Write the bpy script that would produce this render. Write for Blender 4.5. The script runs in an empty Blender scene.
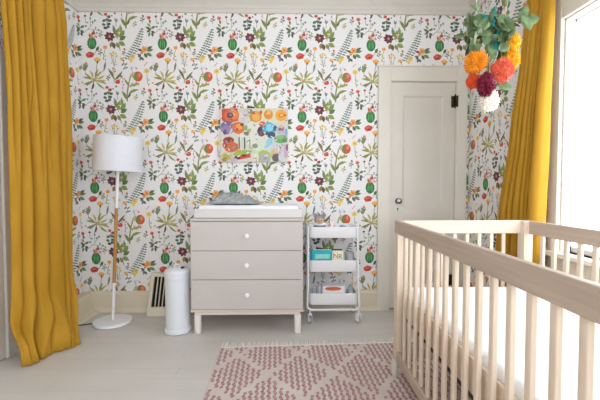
import bpy, bmesh, math, random
from mathutils import Vector, Matrix, noise
from mathutils.geometry import delaunay_2d_cdt
random.seed(7)
PI = math.pi
SC = bpy.context.scene
COL = SC.collection

# ------------------------------------------------------------------ colours and materials
def lin(c):
    return tuple(((v / 255) / 12.92 if v / 255 <= .04045 else ((v / 255 + .055) / 1.055) ** 2.4) for v in c)
def rgba(c):
    return (*lin(c), 1.0)

class NT:
    def __init__(s, name):
        s.m = bpy.data.materials.new(name); s.m.use_nodes = True
        s.t = s.m.node_tree; s.n = s.t.nodes; s.l = s.t.links
        s.b = s.n['Principled BSDF']
    def node(s, kind, **kw):
        n = s.n.new(kind)
        for k, v in kw.items(): setattr(n, k, v)
        return n
    def link(s, a, b): s.l.new(a, b)
    def math(s, op, a, b=None, c=None):
        n = s.node('ShaderNodeMath', operation=op)
        for i, v in enumerate((a, b, c)):
            if v is None: continue
            if isinstance(v, (int, float)): n.inputs[i].default_value = v
            else: s.link(v, n.inputs[i])
        return n.outputs[0]
    def mix(s, fac, a, b):
        n = s.node('ShaderNodeMix', data_type='RGBA')
        for sock, v in ((n.inputs[0], fac), (n.inputs[6], a), (n.inputs[7], b)):
            if isinstance(v, (int, float)): sock.default_value = v
            elif isinstance(v, tuple): sock.default_value = v
            else: s.link(v, sock)
        return n.outputs[2]
    def noise(s, scale, detail=3, stretch=None, rough=.5):
        tc = s.node('ShaderNodeTexCoord'); out = tc.outputs['Object']
        if stretch:
            mp = s.node('ShaderNodeMapping'); mp.inputs['Scale'].default_value = stretch
            s.link(out, mp.inputs['Vector']); out = mp.outputs[0]
        n = s.node('ShaderNodeTexNoise'); n.inputs['Scale'].default_value = scale
        n.inputs['Detail'].default_value = detail; n.inputs['Roughness'].default_value = rough
        s.link(out, n.inputs['Vector']); return n.outputs['Fac']
    def ramp(s, fac, a, b, lo=.35, hi=.65):
        r = s.node('ShaderNodeMapRange'); r.inputs[1].default_value = lo; r.inputs[2].default_value = hi
        s.link(fac, r.inputs[0]); return s.mix(r.outputs[0], a, b)
    def bump(s, h, strength=.2, dist=.002):
        b = s.node('ShaderNodeBump'); b.inputs['Strength'].default_value = strength; b.inputs['Distance'].default_value = dist
        s.link(h, b.inputs['Height']); s.link(b.outputs[0], s.b.inputs['Normal'])

def paint(name, c, rough=.5, var=.03, scale=6, bump=0., spec=.4, metal=0., sheen=0., stretch=None, bscale=None):
    k = NT(name)
    c = lin(c); lo = tuple(v * (1 - var) for v in c) + (1,); hi = tuple(min(1, v * (1 + var)) for v in c) + (1,)
    f = k.noise(scale, 3, stretch)
    k.link(k.ramp(f, lo, hi), k.b.inputs['Base Color'])
    k.b.inputs['Roughness'].default_value = rough
    k.b.inputs['Specular IOR Level'].default_value = spec
    k.b.inputs['Metallic'].default_value = metal
    if sheen:
        k.b.inputs['Sheen Weight'].default_value = sheen; k.b.inputs['Sheen Roughness'].default_value = .4
    if bump: k.bump(k.noise(bscale or scale * 12, 4), bump)
    return k.m

def attr_paint(name, rough=.7, mottle=.04):
    """printed surface: the colour of each printed shape sits on its own faces"""
    k = NT(name)
    a = k.node('ShaderNodeAttribute', attribute_name='print')
    f = k.noise(60, 2)
    k.link(k.mix(k.math('MULTIPLY', f, mottle * 2), a.outputs['Color'], rgba((250, 246, 236))), k.b.inputs['Base Color'])
    k.b.inputs['Roughness'].default_value = rough; k.b.inputs['Specular IOR Level'].default_value = .25
    return k.m

def wood(name, c1, c2, axis='Y', rough=.5, scale=1.0):
    k = NT(name)
    st = {'X': (1.2, 22, 22), 'Y': (22, 1.2, 22), 'Z': (22, 22, 1.2)}[axis]
    f = k.noise(2.2 * scale, 5, st, .55)
    k.link(k.ramp(f, rgba(c1), rgba(c2), .3, .7), k.b.inputs['Base Color'])
    k.b.inputs['Roughness'].default_value = rough; k.b.inputs['Specular IOR Level'].default_value = .3
    k.bump(f, .08, .001)
    return k.m

M = {}
M['paper'] = attr_paint('printed_wallpaper', .75, .04)
M['canvas'] = attr_paint('painted_canvas', .6, .05)
M['trim'] = paint('cream_trim_paint', (228, 222, 210), .42, .02, 4)
M['base'] = paint('beige_baseboard_paint', (224, 213, 190), .45, .02, 4)
M['crown'] = paint('crown_paint', (216, 211, 202), .5, .02, 4)
M['door'] = paint('door_paint', (224, 218, 208), .4, .02, 4)
M['plain'] = paint('plain_wall_paint', (232, 228, 222), .7, .02, 3)
M['ceil'] = paint('ceiling_paint', (238, 236, 232), .8, .02, 3)
M['white'] = paint('white_enamel', (238, 238, 240), .35, .01, 5)
M['cartwhite'] = paint('white_powder_coat', (240, 240, 242), .4, .01, 5)
M['pail'] = paint('white_steel_pail', (228, 232, 238), .3, .01, 5)
M['greige'] = paint('greige_lacquer', (202, 195, 190), .45, .015, 3)
M['legwood'] = paint('pale_leg_paint', (242, 238, 231), .5, .02, 8)
M['tray'] = paint('tray_paint', (220, 215, 211), .45, .015, 3)
M['pinkedge'] = paint('pinkish_plinth', (218, 196, 188), .5, .02, 4)
M['knob'] = paint('white_knob', (246, 244, 240), .3, .01, 5)
M['pad'] = paint('white_pad_cover', (242, 243, 246), .8, .02, 10, .1)
M['blanket'] = paint('grey_knit', (164, 169, 169), .95, .22, 38, .7, .1, bscale=150)
M['sheet'] = paint('white_fitted_sheet', (246, 246, 250), .85, .01, 6, .05)
M['black'] = paint('black_metal', (28, 26, 25), .5, .05)
M['blackcord'] = paint('black_rubber', (22, 21, 24), .6, .05)
M['bronze'] = paint('dark_bronze', (70, 58, 40), .4, .15, 30, metal=.7)
M['chrome'] = paint('chrome', (170, 170, 172), .15, .02, metal=1)
M['shade'] = paint('white_linen_shade', (226, 228, 234), .85, .02, 60, .1)
M['polewood'] = wood('oak_pole', (176, 128, 66), (198, 150, 86), 'Z')
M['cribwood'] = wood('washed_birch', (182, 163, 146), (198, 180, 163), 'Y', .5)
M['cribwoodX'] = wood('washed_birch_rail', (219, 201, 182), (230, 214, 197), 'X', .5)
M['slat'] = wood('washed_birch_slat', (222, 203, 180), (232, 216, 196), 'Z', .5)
M['footcap'] = paint('pale_foot_paint', (214, 210, 196), .5, .02)
M['velvet'] = None
M['teal'] = paint('teal_ribbon', (16, 120, 112), .5, .08, 20)
M['leaf'] = paint('eucalyptus_leaf', (108, 130, 88), .65, .3, 26)
M['leafdark'] = paint('dull_green_leaf', (74, 92, 54), .65, .25, 26)
M['stem'] = paint('green_stem', (110, 112, 66), .7, .15, 20)
M['string'] = paint('white_string', (240, 236, 228), .8, .02)
M['fyellow'] = paint('golden_petals', (246, 174, 30), .7, .16, 40)
M['fgold'] = paint('amber_petals', (240, 152, 30), .7, .2, 40)
M['fcoral'] = paint('coral_petals', (226, 106, 78), .7, .18, 40)
M['forange'] = paint('red_orange_petals', (222, 88, 44), .7, .18, 40)
M['fburg'] = paint('burgundy_petals', (122, 18, 50), .7, .3, 40)
M['fwhite'] = paint('ivory_petals', (248, 242, 228), .7, .05, 40)
M['turq'] = paint('turquoise_cover', (40, 178, 186), .4, .12, 18)
M['turqdark'] = paint('teal_spine', (18, 128, 158), .4, .1, 18)
M['palegreen'] = paint('pale_mint_print', (150, 214, 200), .5, .1, 20)
M['cream'] = paint('cream_card', (238, 236, 208), .6, .03)
M['orange_ink'] = paint('orange_ink', (222, 98, 52), .6, .05)
M['green_ink'] = paint('green_ink', (70, 160, 92), .6, .05)
M['pinkdot'] = paint('pink_ink', (220, 120, 120), .6, .05)
M['darkbook'] = paint('dark_book_cover', (72, 66, 66), .6, .1)
M['coral'] = paint('coral_label', (212, 108, 74), .6, .1, 40)
M['boxwhite'] = paint('white_card_box', (238, 236, 236), .6, .02)
M['greycloth'] = paint('grey_cloth', (176, 176, 180), .9, .1, 40, .4)
M['greyplush'] = paint('grey_plush', (150, 150, 152), .95, .2, 60, .6, .1)
M['tanplush'] = paint('tan_plush', (212, 178, 140), .95, .08, 60, .4, .1)
M['dark'] = paint('dark_thread', (40, 34, 32), .6, .05)
M['ventdark'] = paint('vent_void', (26, 22, 20), .9, .05)
M['vent'] = paint('register_paint', (226, 216, 196), .45, .02)
M['fringe'] = paint('cream_cotton', (240, 236, 230), .95, .05, 60)

def velvet():
    k = NT('mustard_velvet')
    f = k.noise(7, 4, (1, 1, .5)); g = k.noise(300, 2)
    k.link(k.ramp(f, rgba((192, 143, 42)), rgba((206, 158, 56)), .3, .7), k.b.inputs['Base Color'])
    k.b.inputs['Roughness'].default_value = .75
    k.b.inputs['Specular IOR Level'].default_value = .15
    k.b.inputs['Sheen Weight'].default_value = .35; k.b.inputs['Sheen Roughness'].default_value = .35
    k.b.inputs['Sheen Tint'].default_value = rgba((240, 200, 110))
    k.bump(k.math('ADD', f, k.math('MULTIPLY', g, .15)), .25, .006)
    tr = k.node('ShaderNodeBsdfTranslucent'); tr.inputs['Color'].default_value = rgba((226, 176, 70))
    mx = k.node('ShaderNodeMixShader'); mx.inputs[0].default_value = .15
    k.link(k.b.outputs[0], mx.inputs[1]); k.link(tr.outputs[0], mx.inputs[2]); k.link(mx.outputs[0], k.n['Material Output'].inputs['Surface'])
    return k.m
M['velvet'] = velvet()

def glass():
    k = NT('window_glass'); k.n.remove(k.b)
    t = k.node('ShaderNodeBsdfTransparent'); g = k.node('ShaderNodeBsdfGlossy'); g.inputs['Roughness'].default_value = .02
    mx = k.node('ShaderNodeMixShader'); mx.inputs[0].default_value = .05
    k.link(t.outputs[0], mx.inputs[1]); k.link(g.outputs[0], mx.inputs[2])
    k.link(mx.outputs[0], k.n['Material Output'].inputs['Surface']); return k.m
M['glass'] = glass()

def floor_mat():
    k = NT('painted_floorboards')
    tc = k.node('ShaderNodeTexCoord'); sx = k.node('ShaderNodeSeparateXYZ'); k.link(tc.outputs['Object'], sx.inputs[0])
    X, Y = sx.outputs[0], sx.outputs[1]
    r = k.math('DIVIDE', Y, .118); row = k.math('FLOOR', r); fr = k.math('FRACT', r)
    d = k.math('ABSOLUTE', k.math('SUBTRACT', fr, .5))
    seam = k.math('GREATER_THAN', d, .487)
    wn = k.node('ShaderNodeTexWhiteNoise', noise_dimensions='1D'); k.link(row, wn.inputs['W'])
    xo = k.math('FRACT', k.math('DIVIDE', k.math('ADD', X, k.math('MULTIPLY', wn.outputs['Value'], 7)), 1.7))
    endj = k.math('LESS_THAN', xo, .0022)
    n = k.noise(1.6, 4, (1, 3, 1)); n2 = k.noise(9, 3, (.4, 3, 1))
    seamv = k.math('MULTIPLY', k.math('MAXIMUM', seam, endj), k.math('MULTIPLY', n2, .55))
    base = k.ramp(n, rgba((204, 200, 194)), rgba((213, 209, 204)), .3, .7)
    base = k.mix(k.math('MULTIPLY', wn.outputs['Value'], .15), base, rgba((204, 202, 197)))
    k.link(k.mix(seamv, base, rgba((150, 146, 140))), k.b.inputs['Base Color'])
    k.b.inputs['Roughness'].default_value = .4; k.b.inputs['Specular IOR Level'].default_value = .3
    k.bump(k.math('SUBTRACT', k.math('MULTIPLY', n2, .4), seamv), .12, .003)
    return k.m
M['floor'] = floor_mat()

def rug_mat():
    k = NT('flatwoven_rug')
    tc = k.node('ShaderNodeTexCoord'); sx = k.node('ShaderNodeSeparateXYZ'); k.link(tc.outputs['Object'], sx.inputs[0])
    X, Y = sx.outputs[0], k.math('MULTIPLY', sx.outputs[1], -1)          # origin at the far left corner, Y towards the room
    CX, CY = .0315, .0235
    cx = k.math('DIVIDE', X, CX); col = k.math('FLOOR', cx); p = k.math('FRACT', cx)
    wc = k.node('ShaderNodeTexWhiteNoise', noise_dimensions='1D'); k.link(col, wc.inputs['W'])
    cy = k.math('ADD', k.math('DIVIDE', Y, CY), k.math('MULTIPLY', p, .55)); cy = k.math('ADD', cy, wc.outputs['Value'])
    row = k.math('FLOOR', cy); q = k.math('FRACT', cy)
    u = k.math('DIVIDE', k.math('SUBTRACT', k.math('MULTIPLY', k.math('ADD', col, .5), CX), .134), .38)
    v = k.math('DIVIDE', k.math('SUBTRACT', k.math('MULTIPLY', row, CY), .114), .51)
    def near(a):
        f = k.math('FRACT', a); return k.math('MINIMUM', f, k.math('SUBTRACT', 1, f))
    m = k.math('MINIMUM', near(k.math('ADD', u, v)), near(k.math('SUBTRACT', u, v)))
    cmb = k.node('ShaderNodeCombineXYZ'); k.link(col, cmb.inputs[0]); k.link(row, cmb.inputs[1])
    w2 = k.node('ShaderNodeTexWhiteNoise', noise_dimensions='3D'); k.link(cmb.outputs[0], w2.inputs['Vector'])
    m = k.math('GREATER_THAN', k.math('ADD', m, k.math('MULTIPLY', w2.outputs['Value'], .04)), .078)
    zig = k.math('MULTIPLY', k.math('SUBTRACT', k.math('FRACT', k.math('MULTIPLY', row, .5)), .25), .36)
    blob = k.math('MULTIPLY', k.math('LESS_THAN', k.math('ABSOLUTE', k.math('ADD', k.math('SUBTRACT', p, .5), zig)), .27),
                  k.math('LESS_THAN', k.math('ABSOLUTE', k.math('SUBTRACT', q, .5)), .45))
    fac = k.math('MULTIPLY', m, blob)
    n = k.noise(5, 3); g = k.noise(160, 2)
    cream = k.ramp(n, rgba((208, 197, 190)), rgba((216, 206, 200)))
    pink = k.mix(w2.outputs['Value'], rgba((164, 122, 126)), rgba((186, 144, 144)))
    k.link(k.mix(fac, cream, pink), k.b.inputs['Base Color'])
    k.b.inputs['Roughness'].default_value = .95; k.b.inputs['Specular IOR Level'].default_value = .1
    k.bump(k.math('ADD', g, fac), .4, .002)
    return k.m
M['rug'] = rug_mat()

def floral():
    k = NT('pink_floral_cotton')
    tc = k.node('ShaderNodeTexCoord'); vo = k.node('ShaderNodeTexVoronoi'); vo.inputs['Scale'].default_value = 45
    k.link(tc.outputs['Object'], vo.inputs['Vector'])
    k.link(k.mix(k.math('LESS_THAN', vo.outputs['Distance'], .33), rgba((242, 234, 232)), rgba((206, 92, 118))), k.b.inputs['Base Color'])
    k.b.inputs['Roughness'].default_value = .9; return k.m
M['floral'] = floral()

# ------------------------------------------------------------------ object helpers
def tag(o, label=None, cat=None, group=None, kind=None):
    if label: o['label'] = label
    if cat: o['category'] = cat
    if group: o['group'] = group
    if kind: o['kind'] = kind
    return o

def thing(name, loc, label, cat, group=None):
    o = bpy.data.objects.new(name, None); COL.objects.link(o)
    o.location = loc; o.empty_display_size = .05
    return tag(o, label, cat, group)

def origin(o):
    v = Vector((0, 0, 0))
    while o is not None:
        v += o.location; o = o.parent
    return v

class MB:
    """collects shapes in world coordinates and links them as ONE mesh object"""
    def __init__(s): s.bm = bmesh.new()
    def box(s, x0, x1, y0, y1, z0, z1, bev=0., seg=2, T=None):
        g = bmesh.ops.create_cube(s.bm, size=1)
        mt = Matrix.Translation(((x0 + x1) / 2, (y0 + y1) / 2, (z0 + z1) / 2)) @ Matrix.Diagonal((x1 - x0, y1 - y0, z1 - z0, 1))
        bmesh.ops.transform(s.bm, matrix=mt, verts=g['verts'])
        vs = g['verts']
        if bev:
            es = list({e for v in vs for e in v.link_edges})
            r = bmesh.ops.bevel(s.bm, geom=es, offset=bev, segments=seg, profile=.5, affect='EDGES')
            vs = list({v for f in r['faces'] for v in f.verts} | {v for v in vs if v.is_valid})
        if T: bmesh.ops.transform(s.bm, matrix=T, verts=vs)
        return s
    def lathe(s, prof, c=(0, 0, 0), n=40, T=None, sx=1, sy=1):
        """prof: list of (r, z); closes at r == 0"""
        rings = []
        for r, z in prof:
            if r <= 1e-6: rings.append([s.bm.verts.new((c[0], c[1], c[2] + z))])
            else: rings.append([s.bm.verts.new((c[0] + sx * r * math.cos(2 * PI * i / n), c[1] + sy * r * math.sin(2 * PI * i / n), c[2] + z)) for i in range(n)])
        for a, b in zip(rings, rings[1:]):
            for i in range(n):
                j = (i + 1) % n
                q = [a[i % len(a)], a[j % len(a)], b[j % len(b)], b[i % len(b)]]
                q2 = []
                for v in q:
                    if v not in q2: q2.append(v)
                if len(q2) > 2: s.bm.faces.new(q2)
        if T: bmesh.ops.transform(s.bm, matrix=T, verts=[v for r in rings for v in r])
        return s
    def tube(s, pts, r, n=10, closed=False, cap=True):
        pts = [Vector(p) for p in pts]; N = len(pts); rings = []
        up = None
        for i, p in enumerate(pts):
            if closed: t = (pts[(i + 1) % N] - pts[i - 1]).normalized()
            else: t = (pts[min(i + 1, N - 1)] - pts[max(i - 1, 0)]).normalized()
            if up is None:
                up = Vector((0, 0, 1)) if abs(t.z) < .9 else Vector((1, 0, 0))
            a = t.cross(up)
            if a.length < 1e-4: a = t.orthogonal()
            a.normalize(); b = a.cross(t).normalized(); up = b
            rr = r[i] if isinstance(r, (list, tuple)) else r
            rings.append([s.bm.verts.new(p + a * (rr * math.cos(2 * PI * k / n)) + b * (rr * math.sin(2 * PI * k / n))) for k in range(n)])
        L = list(zip(rings, rings[1:])) + ([(rings[-1], rings[0])] if closed else [])
        for a, b in L:
            for k in range(n): s.bm.faces.new((a[k], a[(k + 1) % n], b[(k + 1) % n], b[k]))
        if cap and not closed:
            s.bm.faces.new(rings[0]); s.bm.faces.new(rings[-1])
        return s
    def ball(s, c, r, sub=3, T=None):
        rx, ry, rz = (r, r, r) if isinstance(r, (int, float)) else r
        g = bmesh.ops.create_icosphere(s.bm, subdivisions=sub, radius=1)
        mt = Matrix.Translation(c) @ (T or Matrix()) @ Matrix.Diagonal((rx, ry, rz, 1))
        bmesh.ops.transform(s.bm, matrix=mt, verts=g['verts']); return s
    def prism(s, poly, y0, y1, axis='Y'):
        """poly in the plane across the axis, extruded along it"""
        def P(a, b, t): return {'Y': (a, t, b), 'X': (t, a, b), 'Z': (a, b, t)}[axis]
        A = [s.bm.verts.new(P(a, b, y0)) for a, b in poly]; B = [s.bm.verts.new(P(a, b, y1)) for a, b in poly]
        n = len(poly)
        s.bm.faces.new(A); s.bm.faces.new(B)
        for i in range(n): s.bm.faces.new((A[i], A[(i + 1) % n], B[(i + 1) % n], B[i]))
        return s
    def build(s, name, mat, parent=None, smooth=True, angle=40, mats=None):
        bmesh.ops.recalc_face_normals(s.bm, faces=s.bm.faces)
        off = origin(parent) if parent is not None else Vector((0, 0, 0))
        if off.length: bmesh.ops.translate(s.bm, verts=s.bm.verts, vec=-off)
        me = bpy.data.meshes.new(name); s.bm.to_mesh(me); s.bm.free()
        for m in (mats or [mat]): me.materials.append(m)
        if smooth:
            me.shade_smooth()
            try: me.set_sharp_from_angle(angle=math.radians(angle))
            except Exception: pass
        o = bpy.data.objects.new(name, me); COL.objects.link(o)
        if parent is not None: o.parent = parent
        return o

def recenter(o):
    """moves a parentless mesh's origin to the base of its box"""
    me = o.data
    xs = [v.co.x for v in me.vertices]; ys = [v.co.y for v in me.vertices]; zs = [v.co.z for v in me.vertices]
    c = Vector(((min(xs) + max(xs)) / 2, (min(ys) + max(ys)) / 2, min(zs)))
    me.transform(Matrix.Translation(-c)); o.location = o.location + c
    return o

def struct(name, mb, mat, parent=None, smooth=False):
    o = mb.build(name, mat, parent, smooth)
    if parent is None: o['kind'] = 'structure'
    return o

# ------------------------------------------------------------------ flat printed patterns: one planar mesh, each face carries the ink it was printed in
def ell(cx, cy, rx, ry, rot=0, n=9, wob=0.):
    c, s_ = math.cos(rot), math.sin(rot); out = []
    for i in range(n):
        t = 2 * PI * i / n + .3; k = 1 + (wob * (1 if i % 2 else -1))
        x, y = rx * k * math.cos(t), ry * k * math.sin(t)
        out.append((cx + c * x - s_ * y, cy + s_ * x + c * y))
    return out
def leafp(x0, y0, x1, y1, w, bend=0.):
    w *= 1.28; dx, dy = x1 - x0, y1 - y0; L = math.hypot(dx, dy); nx, ny = -dy / L, dx / L
    def P(t, k): 
        b = bend * math.sin(PI * t); return (x0 + dx * t + nx * (k + b), y0 + dy * t + ny * (k + b))
    return [P(0, 0), P(.3, -w * .45), P(.6, -w * .5), P(1, 0), P(.6, w * .5), P(.3, w * .45)]
def strip(x0, y0, x1, y1, w=.5, bend=0.):
    w *= 1.3; dx, dy = x1 - x0, y1 - y0; L = math.hypot(dx, dy); nx, ny = -dy / L, dx / L
    a, b = [], []
    for t in ((0, .5, 1) if bend else (0, 1)):
        k = bend * math.sin(PI * t)
        a.append((x0 + dx * t + nx * (k + w / 2), y0 + dy * t + ny * (k + w / 2)))
        b.append((x0 + dx * t + nx * (k - w / 2), y0 + dy * t + ny * (k - w / 2)))
    return a + b[::-1]

def print_tile(W, H, shapes, paper, wrap=True):
    """shapes: (polygon, colour), later ones on top. Returns (verts, tris, colours) of the planar division of the W x H tile"""
    pv = [(0, 0), (W, 0), (W, H), (0, H)]; pf = [[0, 1, 2, 3]]; pc = [paper]
    for poly, colr in shapes:
        ar = sum(a[0] * b[1] - b[0] * a[1] for a, b in zip(poly, poly[1:] + poly[:1]))
        if abs(ar) < 1e-4: continue
        if ar < 0: poly = poly[::-1]
        xs = [p[0] for p in poly]; ys = [p[1] for p in poly]
        for ox in ((-W, 0, W) if wrap else (0,)):
            for oy in ((-H, 0, H) if wrap else (0,)):
                if max(xs) + ox < 0 or min(xs) + ox > W or max(ys) + oy < 0 or min(ys) + oy > H: continue
                i0 = len(pv); pv += [(x + ox, y + oy) for x, y in poly]
                pf.append(list(range(i0, i0 + len(poly)))); pc.append(colr)
    vs, es, fs, ov, oe, of = delaunay_2d_cdt([Vector(p) for p in pv], [], pf, 1, 1e-4)
    tris, cols = [], []
    for f, o in zip(fs, of):
        if 0 not in o: continue
        tris.append(tuple(f)); cols.append(pc[max(o)])
    return [tuple(v) for v in vs], tris, cols

# the botanical repeat, drawn in units of about 8.6 mm, x to the right and y downwards, one repeat is 69 x 70.3
def botanical():
    S = []; rnd = random.Random(3)
    def A(p, c): S.append((p, c))
    DG, G, LG, OL, YO = (56, 100, 58), (62, 136, 72), (130, 160, 90), (142, 140, 72), (190, 174, 88)
    GG, DK, BR = (108, 126, 112), (86, 96, 78), (120, 92, 66)
    OR, YE, RD, PK, BU = (238, 160, 70), (236, 204, 96), (204, 58, 46), (214, 120, 130), (92, 34, 48)
    # fern
    x0, y0, x1, y1 = 42, 18, 56.5, -12
    A(strip(x0, y0, x1, y1, .5, 1.75), GG)
    for i in range(14):
        t = i / 13.5; x = x0 + (x1 - x0) * t + 1.7 * math.sin(PI * t); y = y0 + (y1 - y0) * t + .5 * math.sin(PI * t); L = 5.5 * (1 - t) ** .5 * (.8 + .5 * t) + .6
        A(leafp(x, y, x - L * .85, y - L * .52 + 1.2, 1.08), GG if i % 2 else (98, 120, 98))
        A(leafp(x, y, x + L * .9, y + L * .42 - .6, 1.08), (94, 114, 100) if i % 2 else GG)
    # cactus pot shape with blossoms
    A(ell(7, 3, 4.6, 6.1, 0, 12), (34, 112, 58))
    for dx, c in ((-2.3, (90, 164, 92)), (0, (70, 150, 80)), (2.3, (96, 168, 98))): A(leafp(7 + dx, 8, 7 + dx * .6, -2, 1.1), c)
    A(leafp(6, -1, 4.6, -7, 1.8), (190, 130, 84)); A(leafp(7, -1, 7.6, -8.5, 2), (206, 150, 110)); A(ell(9, -6.5, 1.6, 1.4), (186, 44, 54))
    A(leafp(9, -2, 11.6, -5.6, 1.5), (232, 176, 186)); A(ell(5.2, -4, .9, .9), RD); A(ell(11.6, -3, 1, 1.3), (222, 140, 150))
    A(leafp(11, 11, 13.8, 5.8, 2.2), DG); A(strip(9, 14, 12, 9.5, .4), OL)
    # poppy, marigold
    A(ell(5, 14.2, 4.2, 3, -.15, 10, .06), RD); A(ell(4.4, 13.5, 2.4, 1.3), (226, 94, 62)); A(ell(5.6, 15, 1, .8), (92, 40, 36))
    A(strip(12, 20, 11.2, 35, .5, .4), OL); A(ell(12, 18.8, 3.2, 2.2, .1, 10, .12), (240, 164, 54)); A(ell(12, 17.9, 1.8, .9), (246, 196, 96)); A(leafp(12, 19.8, 12.2, 23, 1.5), DK)
    # agave burst
    cx, cy = 8.6, 38.5
    for i, (ex, ey, c) in enumerate(((18.5, 34, YO), (13, 28.2, OL), (4.4, 29.5, YO), (0.6, 31.8, (160, 152, 76)), (-2, 36, OL), (-1.6, 42.5, (96, 92, 48)), (1.2, 44.5, OL),
                                     (5.6, 48, (92, 52, 48)), (18.6, 46.8, LG), (20.4, 42.4, (158, 150, 84)), (20, 38.6, YO), (16.6, 30.2, (174, 164, 74)))):
        A(strip(cx, cy, cx + (ex - cx) * .7, cy + (ey - cy) * .7, .5), c); A(leafp(cx + (ex - cx) * 1.06, cy + (ey - cy) * 1.06, cx + (ex - cx) * .18, cy + (ey - cy) * .18, 1.45, .8 if i % 2 else -.8), c)
    A(ell(cx, cy, 1.3, 1.6), (186, 170, 70))
    # burgundy star flower with its leaf cluster
    for (lx, ly, ex, ey, w, c) in ((31, -3, 33, -11, 3.2, OL), (34, -2, 38.5, -9, 3.6, (122, 148, 76)), (34, 0, 39.6, -3.6, 3.2, (92, 116, 60)), (33, 1.5, 39, 4.6, 3.6, (138, 152, 70)),
                                   (31, 2, 33.5, 7, 2.8, OL), (30, -5, 28.4, -13.5, 2.6, (108, 140, 82)), (27, 1, 25.2, 6.4, 2.8, (150, 124, 60)), (28, 2, 29, 7.6, 3, (96, 84, 46)), (36, -6, 35, -14, 2.6, LG)):
        A(leafp(lx, ly, lx + (ex - lx) * 1.15, ly + (ey - ly) * 1.15, w * .95), c)
    A(strip(33, 3, 34.6, 10, .5), GG)
    for i in range(8):
        a = 2 * PI * i / 8 + .2; A(leafp(24.5, -3.6, 24.5 + 5.6 * math.cos(a), -3.6 + (5.4 if i % 3 else 4.2) * math.sin(a), 2.7), BU if i % 2 else (112, 48, 54))
    A(ell(24.5, -3.6, 1.2, 1.2), (214, 150, 150))
    # small blossoms on stems
    A(ell(20, 6.8, 2.2, 1.8, 0, 9, .1), OR); A(strip(20, 8.5, 18, 19, .4, .5), OL)
    for x, y in ((17.6, 13), (20.4, 14.6), (17, 17), (21, 18)): A(leafp(19, y + 1.4, x, y, 1.1), (170, 168, 92))
    for x, y in ((25.4, 13), (27.6, 11.6), (29.8, 13), (31, 15.2), (26.4, 15)): A(ell(x, y, 1.3, 1, 0, 7), (228, 190, 78))
    for x, y in ((25.4, 13.6), (27.6, 12.4), (30.6, 15)): A(strip(x, y, 28.6, 25.5, .35, .3), (150, 150, 96))
    for x, y in ((27, 19), (29.6, 20.4), (26, 22), (30.6, 23.4)): A(ell(x, y, .9, .7, 0, 6), (190, 182, 214))
    A(ell(36.2, 18, 2.1, 1.7, .4, 9, .1), (240, 178, 90)); A(ell(37.6, 19.4, 1, .9, 0, 7), (214, 130, 70)); A(strip(37, 19, 40, 27.5, .4), DK)
    for x, y, ex, ey in ((38, 22, 35.6, 24.6), (39, 24, 41.4, 21.8), (39.4, 26, 37, 28.4), (40, 27, 42, 25.4)): A(leafp(x, y, ex, ey, 1.2), GG)
    A(leafp(18.4, 30, 20.2, 20, 1.6), GG); A(strip(17, 31, 19, 26, .4), OL)
    A(ell(46, 17, 2.3, 3.8, .5, 10, .14), YE); A(ell(46.6, 15.4, 1.1, 1.6, .5, 8), (226, 178, 60)); A(ell(45, 20.5, 1.2, 1, 0, 7), (238, 190, 80))
    A(ell(47, 26, 3.4, .8, -.3, 8), (222, 218, 238)); A(ell(45.4, 27.6, 1.8, .6, .4, 7), (208, 206, 230))
    # peach coloured blossom with leaves
    for (x, y, ex, ey, w, c) in ((58, 10, 51, 8.6, 2, (92, 78, 50)), (60, 9, 66.4, 5.4, 2.2, DK), (60, 10, 67.4, 8.6, 2.2, (96, 128, 72)), (60, 12, 66, 15.2, 2.6, (104, 138, 76)), (58, 12, 61, 17, 2.4, DK),
                                 (55, 13, 52, 16.6, 1.8, DK), (55, 15, 53.6, 20, 1.9, GG), (55, 16, 57.6, 19.4, 1.7, (70, 78, 66)), (54, 14, 51, 13.4, 1.6, (108, 92, 60))):
        A(leafp(x, y, ex, ey, w), c)
    for i in range(6):
        a = 2 * PI * i / 6; A(ell(58.4 + 2 * math.cos(a), 8.6 + 2 * math.sin(a), 1.5, 1.2, a, 8), (240, 184, 96) if i % 2 else (234, 150, 86))
    A(ell(58.4, 8.6, 1.1, 1.1, 0, 7), (206, 116, 50)); A(ell(55.6, 12, 1.5, 1.2, 0, 8), (232, 140, 70))
    A(strip(57.6, 24.6, 61, 21, .5), PK)
    for ex, ey in ((67.2, 22), (69.2, 20.4), (71.6, 22.6), (66.2, 26)): A(leafp(69, 30, ex, ey, 1.2), GG if ey < 22.2 else (120, 140, 96))
    A(strip(69, 30, 69.2, 34, .4), GG)
    for i in range(6):
        a = 2 * PI * i / 6 + .4; A(leafp(60.2, 29.4, 60.2 + 3.2 * math.cos(a), 29.4 + 2.9 * math.sin(a), 1.7), YE)
    A(ell(60.2, 29.4, .9, .9, 0, 7), (222, 160, 60)); A(strip(60.4, 32, 62, 44, .35, .6), GG)
    for x, y in ((60, 36), (63, 37.4), (60.4, 40), (63.4, 41.4)): A(leafp(61.4, y + 1.6, x, y, .9), (150, 160, 140))
    # pair of long leaves with a red bud
    A(strip(28, 41, 28.4, 36, .5), OL); A(leafp(28.2, 37.6, 22.2, 26.8, 2, .5), (102, 94, 52)); A(leafp(28.2, 38.6, 36.6, 29.4, 2, .7), (116, 110, 60)); A(leafp(28, 38, 24, 30, .6), (150, 140, 80))
    A(ell(31.6, 40, 2.7, 2.2, -.2, 9, .08), (206, 62, 48)); A(ell(31, 39.4, 1.2, .8), (232, 110, 80)); A(strip(33.4, 38, 36, 34, .4), OL); A(ell(35.4, 35, 1.2, 1, 0, 7), BR)
    A(strip(36.4, 36, 37, 49, .35), (206, 150, 160))
    for y in (37, 40, 43, 46): A(ell(37 + (.6 if y % 2 else -.7), y, .8, .7, 0, 6), (196, 120, 142))
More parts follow.
